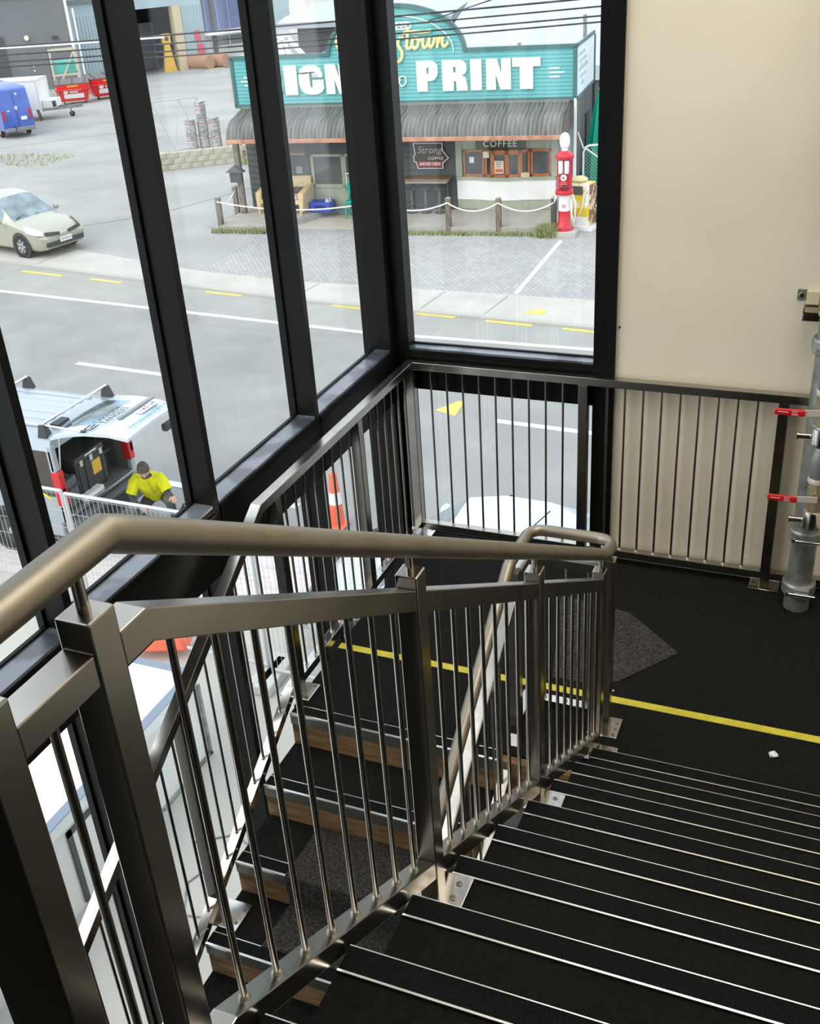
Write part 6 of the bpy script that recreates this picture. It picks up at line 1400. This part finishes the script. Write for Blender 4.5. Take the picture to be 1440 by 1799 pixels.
def grey_shed():
    t = thing('warehouse', 'grey clad warehouse with roller door behind the white trailer', 'building', (-39.8, 47.3, ZG), math.radians(218))
    # local x runs left along the facade (away from the corner), y into the building
    MB().box(0, -3, 0, 20, 0, 4.75).build('wall', GREYCL, t, smooth=False)
    MB().box(-.1, -3.2, 4.72, 20, .12, 4.95).build('eaves', mat('eaves_pale', rgb(206, 210, 212), .6), t, smooth=False)
    MB().prism([(0, 4.95), (-3.1, 5.5), (-3.1, 4.95)], lambda a, b, d: (d, a, b), -.1, 20).build('roof', PALEROOF, t, smooth=False)
    r = MB().box(3.6, 0, 0, 8.4, .02, 2.9).build('roller_door', mat('roller_grey', rgb(86, 90, 94), .6), t, smooth=False)
    s = MB().box(3.6, .02, .0, 8.4, .05, .06).build('roller_slat', MATS['roller_grey'], r, smooth=False)
    for i in range(1, 24): copyc(s, r, loc=(0, 0, .12 * i))
    d = MB().box(1.5, 0, 0, 2.5, .03, 2.1).build('side_door', mat('door_grey', rgb(112, 115, 118), .6), t, smooth=False)
    MB().box(2.3, .03, 1.0, 2.36, .07, 1.1).box(2.3, .03, 1.25, 2.36, .06, 1.31).build('door_handle', WHITEP, d, smooth=False)
    MB().lathe([(.02, .0), (.14, .03), (.12, .14)], (2.4, .0, 2.72), 12, 'y').build('flood_lamp', mat('lamp_cream', rgb(232, 230, 210), .5), t)
    MB().box(.75, 0, 2.55, 1.05, .08, 2.7).build('wall_vent', BLKPL, t, smooth=False)
    MB().box(-.05, 0, 0, .1, .12, 4.6).box(-.35, .0, 0, -.25, .1, 4.0).build('downpipe', WHITEP, t, smooth=False)
grey_shed()
def blue_shed():
    t = thing('warehouse', 'pale blue ribbed warehouse with a dark open doorway and tan jambs', 'building', (-40.3, 47.9, ZG), math.radians(60))
    # local x runs right along the facade; y into the building (away from the street)
    P = MB(); 
    MB().box(.05, 0.1, 0, 2.6, .3, 5.4).build('wall', BLUECL, t, smooth=False)
    MB().box(6.6, 0.1, 0, 8.3, .3, 6.4).build('wall', BLUECL, t, smooth=False)
    MB().box(2.6, 0.1, 3.55, 6.6, .3, 6.4).build('wall', BLUECL, t, smooth=False)
    rib = MB().box(.1, .06, 0, .16, .1, 3.5).build('cladding_rib', BLUECL, t, smooth=False)
    for i in range(1, 12): copyc(rib, t, loc=(.2 * i, 0, 0))
    for i in range(8): copyc(rib, t, loc=(6.7 + .2 * i, 0, 0))
    MB().box(.05, -.1, 4.15, 2.4, .3, 4.35).build('gutter', mat('gutter_grey', rgb(116, 122, 124), .6), t, smooth=False)
    MB().box(2.35, -.05, 0, 2.75, .4, 5.4).build('door_column', mat('column_white', rgb(222, 226, 226), .7), t, smooth=False)
    MB().box(2.2, -.35, 0, 3.0, .2, .55).build('column_base', CONC, t, smooth=False, bevel=.05)
    MB().box(6.35, .0, 0, 6.85, .5, 3.55).build('door_jamb', mat('jamb_tan', rgb(206, 188, 152), .7), t, smooth=False)
    MB().box(2.6, 7.0, 0, 9, 7.2, 5).build('inner_wall', mat('inner_dark', rgb(96, 96, 94), .9), t, smooth=False)
    MB().box(2.4, .3, 0, 2.6, 7, 5).box(2.6, .3, 3.9, 9, 7, 4.0).box(9, .3, 0, 9.2, 7, 5).build('inner_lining', MATS['inner_dark'], t, smooth=False)
    MB().box(5.0, 3.5, 0, 6.6, 3.6, 2.6).build('inner_partition', mat('partition_grey', rgb(150, 156, 162), .8), t, smooth=False)
    MB().box(8.3, .4, 1.9, 12.2, .6, 6.8).build('indigo_wall', INDIGO, t, smooth=False)
    for i in range(5): MB().box(8.6 + .8*i, .36, 1.9, 8.66 + .8*i, .4, 6.8).build('indigo_rib', mat('indigo_pale', rgb(150, 156, 186), .6), t, smooth=False)
    MB().box(8.3, -.4, 1.75, 13.0, .6, 1.95).build('canopy_edge', WHITEP, t, smooth=False)
    MB().box(8.3, .5, 0, 14.5, .7, 1.9).build('white_wall', WHITECL, t, smooth=False)
    w = MB().box(9.3, .44, 1.05, 11.0, .5, 1.6).build('office_window', mat('window_grey', rgb(130, 136, 138), .3), t, smooth=False)
    MB().box(9.25, .42, 1.0, 11.05, .5, 1.06).box(9.25, .42, 1.6, 11.05, .5, 1.66).box(10.1, .42, 1.0, 10.16, .5, 1.6).build('window_frame', WHITEP, w, smooth=False)
    MB().box(12.2, .2, 1.9, 14.5, .6, 4.6).build('plaster_block', BLUECL, t, smooth=False); MB().box(12.2, .2, 4.6, 14.5, .6, 8).build('plaster_block', WHITECL, t, smooth=False)
    MB().box(7.6, .02, 1.5, 7.95, .06, 2.1).box(7.7, .02, .75, 8.1, .06, 1.35).build('red_sign', mat('red_sign', rgb(222, 84, 92), .6), t, smooth=False)
blue_shed()
tag(MB().tube([(-41.5, 52.0, ZG + 1.6), (-40.2, 53.4, ZG + 1.6)], .34, 14).build('orange_machine', mat('machine_orange', rgb(190, 120, 74), .6), None), kind=None)
D.objects['orange_machine']['label'] = 'orange drum shaped machine inside the dark warehouse doorway'; D.objects['orange_machine']['category'] = 'machine'
for i in range(2): tag(MB().tube([(-36.9 + .5*i, 54.2 + .5*i, ZG + .42 ), (-35.2 + .6*i, 53.7 + .8*i, ZG + .42)], .38, 18).build('clay_pipe', TERRA, None), ('front' if i == 0 else 'rear') + ' large brown clay pipe lying outside the warehouse', 'pipe', 'clay pipes by the warehouse')
def pallet(loc, rz):
    t = thing('pallet', 'timber pallet under the brown clay pipes', 'pallet', loc, rz)
    for k in range(6): MB().box(-1.2, -.5 + .18*k, .0, 1.2, -.38 + .18*k, .04).build('slat', MATS['pale_timber'], t, smooth=False)
pallet((-35.9, 54.2, ZG + .016), math.radians(-18))
def yellow_stand():
    t = thing('sign_stand', 'yellow tapering sign stand beside the warehouse doorway', 'stand', (-37.6, 53.0, ZG + .015), math.radians(60))
    MB().hexa([(-.4, -.1, 0), (.4, -.1, 0), (.4, .1, 0), (-.4, .1, 0), (-.15, -.1, 1.5), (.15, -.1, 1.5), (.15, .1, 1.5), (-.15, .1, 1.5)]).build('stand_body', YEL, t, smooth=False)
    MB().box(-.26, -.1, 1.5, .26, .1, 2.1).build('stand_sign', YEL, t, smooth=False); MB().lathe([(.05, -.02), (.12, -.02), (.12, 0)], (0, -.1, 1.82), 14, 'y').build('sign_symbol', BLKPL, t)
yellow_stand()
def lime_bin():
    t = thing('lime_tub', 'small lime yellow tub left of the clay pipes', 'tub', (-37.35, 53.9, ZG + .015))
    MB().lathe([(.28, 0), (.36, .85), (.38, .87), (.36, .9), (.3, .9)], (0, 0, 0), 16).build('tub_shell', LIME, t); MB().lathe([(.37, .6), (.39, .62), (.39, .68), (.37, .7)], (0, 0, 0), 16).build('tub_rim', LIME, t)
lime_bin()

# ================================================================== BUILDINGS BEHIND THE SHOP
def pale_roof_building():
    t = sthing('rear_building', 'large pale metal roof rising behind the shop sign with two thin flues', 'building', -1.5, 7.2)
    MB().prism([(0, 2.6), (0, 3.0), (16, 6.6), (16, 2.6)], lambda a, b, d: (d, a, b), -2.3, 3.15).build('roof', PALEROOF, t, smooth=False)
    MB().box(-2.25, .1, 0, 3.1, 16, 2.6).build('wall', DKBOARD, t, smooth=False)
    for u, v, h in ((.6, .4, .55), (2.3, 2.0, .75)): MB().cyl((u, v, 3.0 + v*.225), (u, v, 3.0 + v*.225 + h), .06).build('flue', GALV, t)
pale_roof_building()
def dark_side_building():
    t = sthing('side_building', 'dark weatherboard building to the right beyond the gate', 'building', 1.75, 7.6)
    f = MB().box(0, 0, 0, 7, .1, .24).build('weatherboard', mat('board_slate', rgb(104, 106, 110), .7), t, smooth=False)
    for i in range(1, 14): copyc(f, t, loc=(0, .0, .25 * i))
    MB().box(0, .1, 0, 7, 6, 3.5).build('carcass', DKBOARD, t, smooth=False)
    w = MB().box(.45, -.04, .9, 1.2, .0, 1.9).build('sash_window', WHITEP, t, smooth=False); MB().box(.52, -.05, .97, 1.13, -.03, 1.38).box(.52, -.05, 1.44, 1.13, -.03, 1.83).build('window_pane', MATS['shop_glass'], w, smooth=False)
dark_side_building()
def dark_shed():
    t = sthing('rear_shed', 'dark shed with pale curved roof behind the left half of the sign', 'building', -10.2, 13.5)
    MB().box(0, 0, 0, 5.8, 8, 4.0).build('wall', DKROOF, t, smooth=False)
    MB().prism([(-.4, 3.85), (-.45, 4.05), (.5, 4.2), (3, 4.35), (8, 4.45), (8, 3.85)], lambda a, b, d: (d, a, b), -.6, 5.9).build('roof', PALEROOF, t, smooth=False)
    for x in (1.2, 4.2, 6.0): MB().box(x, -.04, 1.0, x + .12, 0, 3.5).build('wall_post', mat('shed_grey', rgb(116, 112, 112), .7), t, smooth=False)
    MB().box(5.4, -.04, 2.2, 6.6, 0, 3.1).build('shed_panel', mat('shed_panel', rgb(70, 68, 68), .7), t, smooth=False)
dark_shed()
def trestle():
    t = sthing('timber_trestle', 'white painted timber trestle frame standing behind the sign', 'frame', -9.2, 9.0, .22)
    for u in (0, .42): 
        MB().bar((u - .5, 0, 2.4), (u, 0, 3.72), .12, .12, up=(0, 1, 0)).bar((u, 0, 3.72), (u + .75, 0, 2.9), .12, .12, up=(0, 1, 0)).build('trestle_leg', WHITEP, t, smooth=False)
    MB().box(-.1, -.06, 3.64, .55, .06, 3.76).box(.1, -.05, 0, .2, .05, 3.6).box(.34, -.05, 0, .44, .05, 3.6).build('trestle_beam', WHITEP, t, smooth=False)
trestle()
def blue_tank():
    t = sthing('blue_cover', 'blue tarpaulin covered load peeking over the sign', 'cover', -7.8, 9.4)
    MB().box(0, 0, 0, 1.3, 1.0, 3.2).build('load', DKROOF, t, smooth=False); MB().prism([(-.1, 3.15), (.0, 3.4), (.45, 3.56), (1.4, 3.5), (1.4, 3.15)], lambda a, b, d: (a, d, b), -.05, 1.1).build('tarpaulin', mat('tarp_blue', rgb(92, 156, 214), .6), t, smooth=False)
blue_tank()
def white_block():
    t = thing('apartment_block', 'white weathered block with long window bands at the top of the view', 'building', (-38, 74, ZG), math.radians(8))
    MB().box(-6, 0, 0, 14.5, 8, 14).build('wall', WHITECL, t, smooth=False)
    for k, (x, w, z) in enumerate(((2.6, 3.4, 3.4), (-1.2, 1.2, 3.2), (8.4, 3.0, 3.6))):
        o = MB().box(x, -.05, z, x + w, 0, z + 1.0).build('window_frame', WHITEP, t, smooth=False); MB().box(x + .1, -.07, z + .1, x + w - .1, -.04, z + .9).build('window_pane', mat('pane_pale', rgb(190, 190, 178), .4), o, smooth=False)
        MB().box(x - .2, -.3, z + 1.3, x + w + .2, 0, z + 1.42).build('window_hood', WHITEP, t, smooth=False)
white_block()
tag(MB().box(-24, 60, ZG, -8, 64, ZG + 3.4).build('hedge_core', HEDGE, None, smooth=False), 'clipped green hedge glimpsed above the pale roof', 'hedge')
tufts('hedge_leaves', lambda r: (-24 + 16 * r.random(), 60 + 2 * r.random()), 1500, .5, 'loose leaves on top of the hedge above the pale roof', 31, ZG + 3.3)

# ================================================================== OVERHEAD WIRES
for i, (za, zb_, lb) in enumerate(((1.06, 2.02, 'topmost thick overhead cable with pale sheath'), (.86, 1.88, 'second overhead cable from the top'), (.72, 1.72, 'third overhead cable from the top'), (.61, 1.62, 'lowest overhead cable crossing the street view'))):
    p0 = Vector((-26, 16, za + .09)); p1 = Vector((1.5, 16, zb_ + .02))
    t = thing('overhead_cable', lb, 'cable', tuple(p0), group='overhead cables along the street', world=True)
    MB().tube([p0.lerp(p1, k/10) - Vector((0, 0, .16 * math.sin(PI*k/10))) for k in range(11)], .017 if i else .02, 6).build('cable', WIREB, t)
    if i == 0: MB().tube([p0.lerp(p1, k/10) - Vector((0, 0.02, .16 * math.sin(PI*k/10) + .035)) for k in range(6)], .02, 6).build('pale_sheath', WHITEP, t)
tag(MB().tube([S(-2.3, 2.2, zz(1.0)), (-4.6, 17, 1.95), (-3.0, 14, 2.3)], .014, 6).build('service_cable', WIREB, None), 'thin service cable sloping down to the shop roof', 'cable')
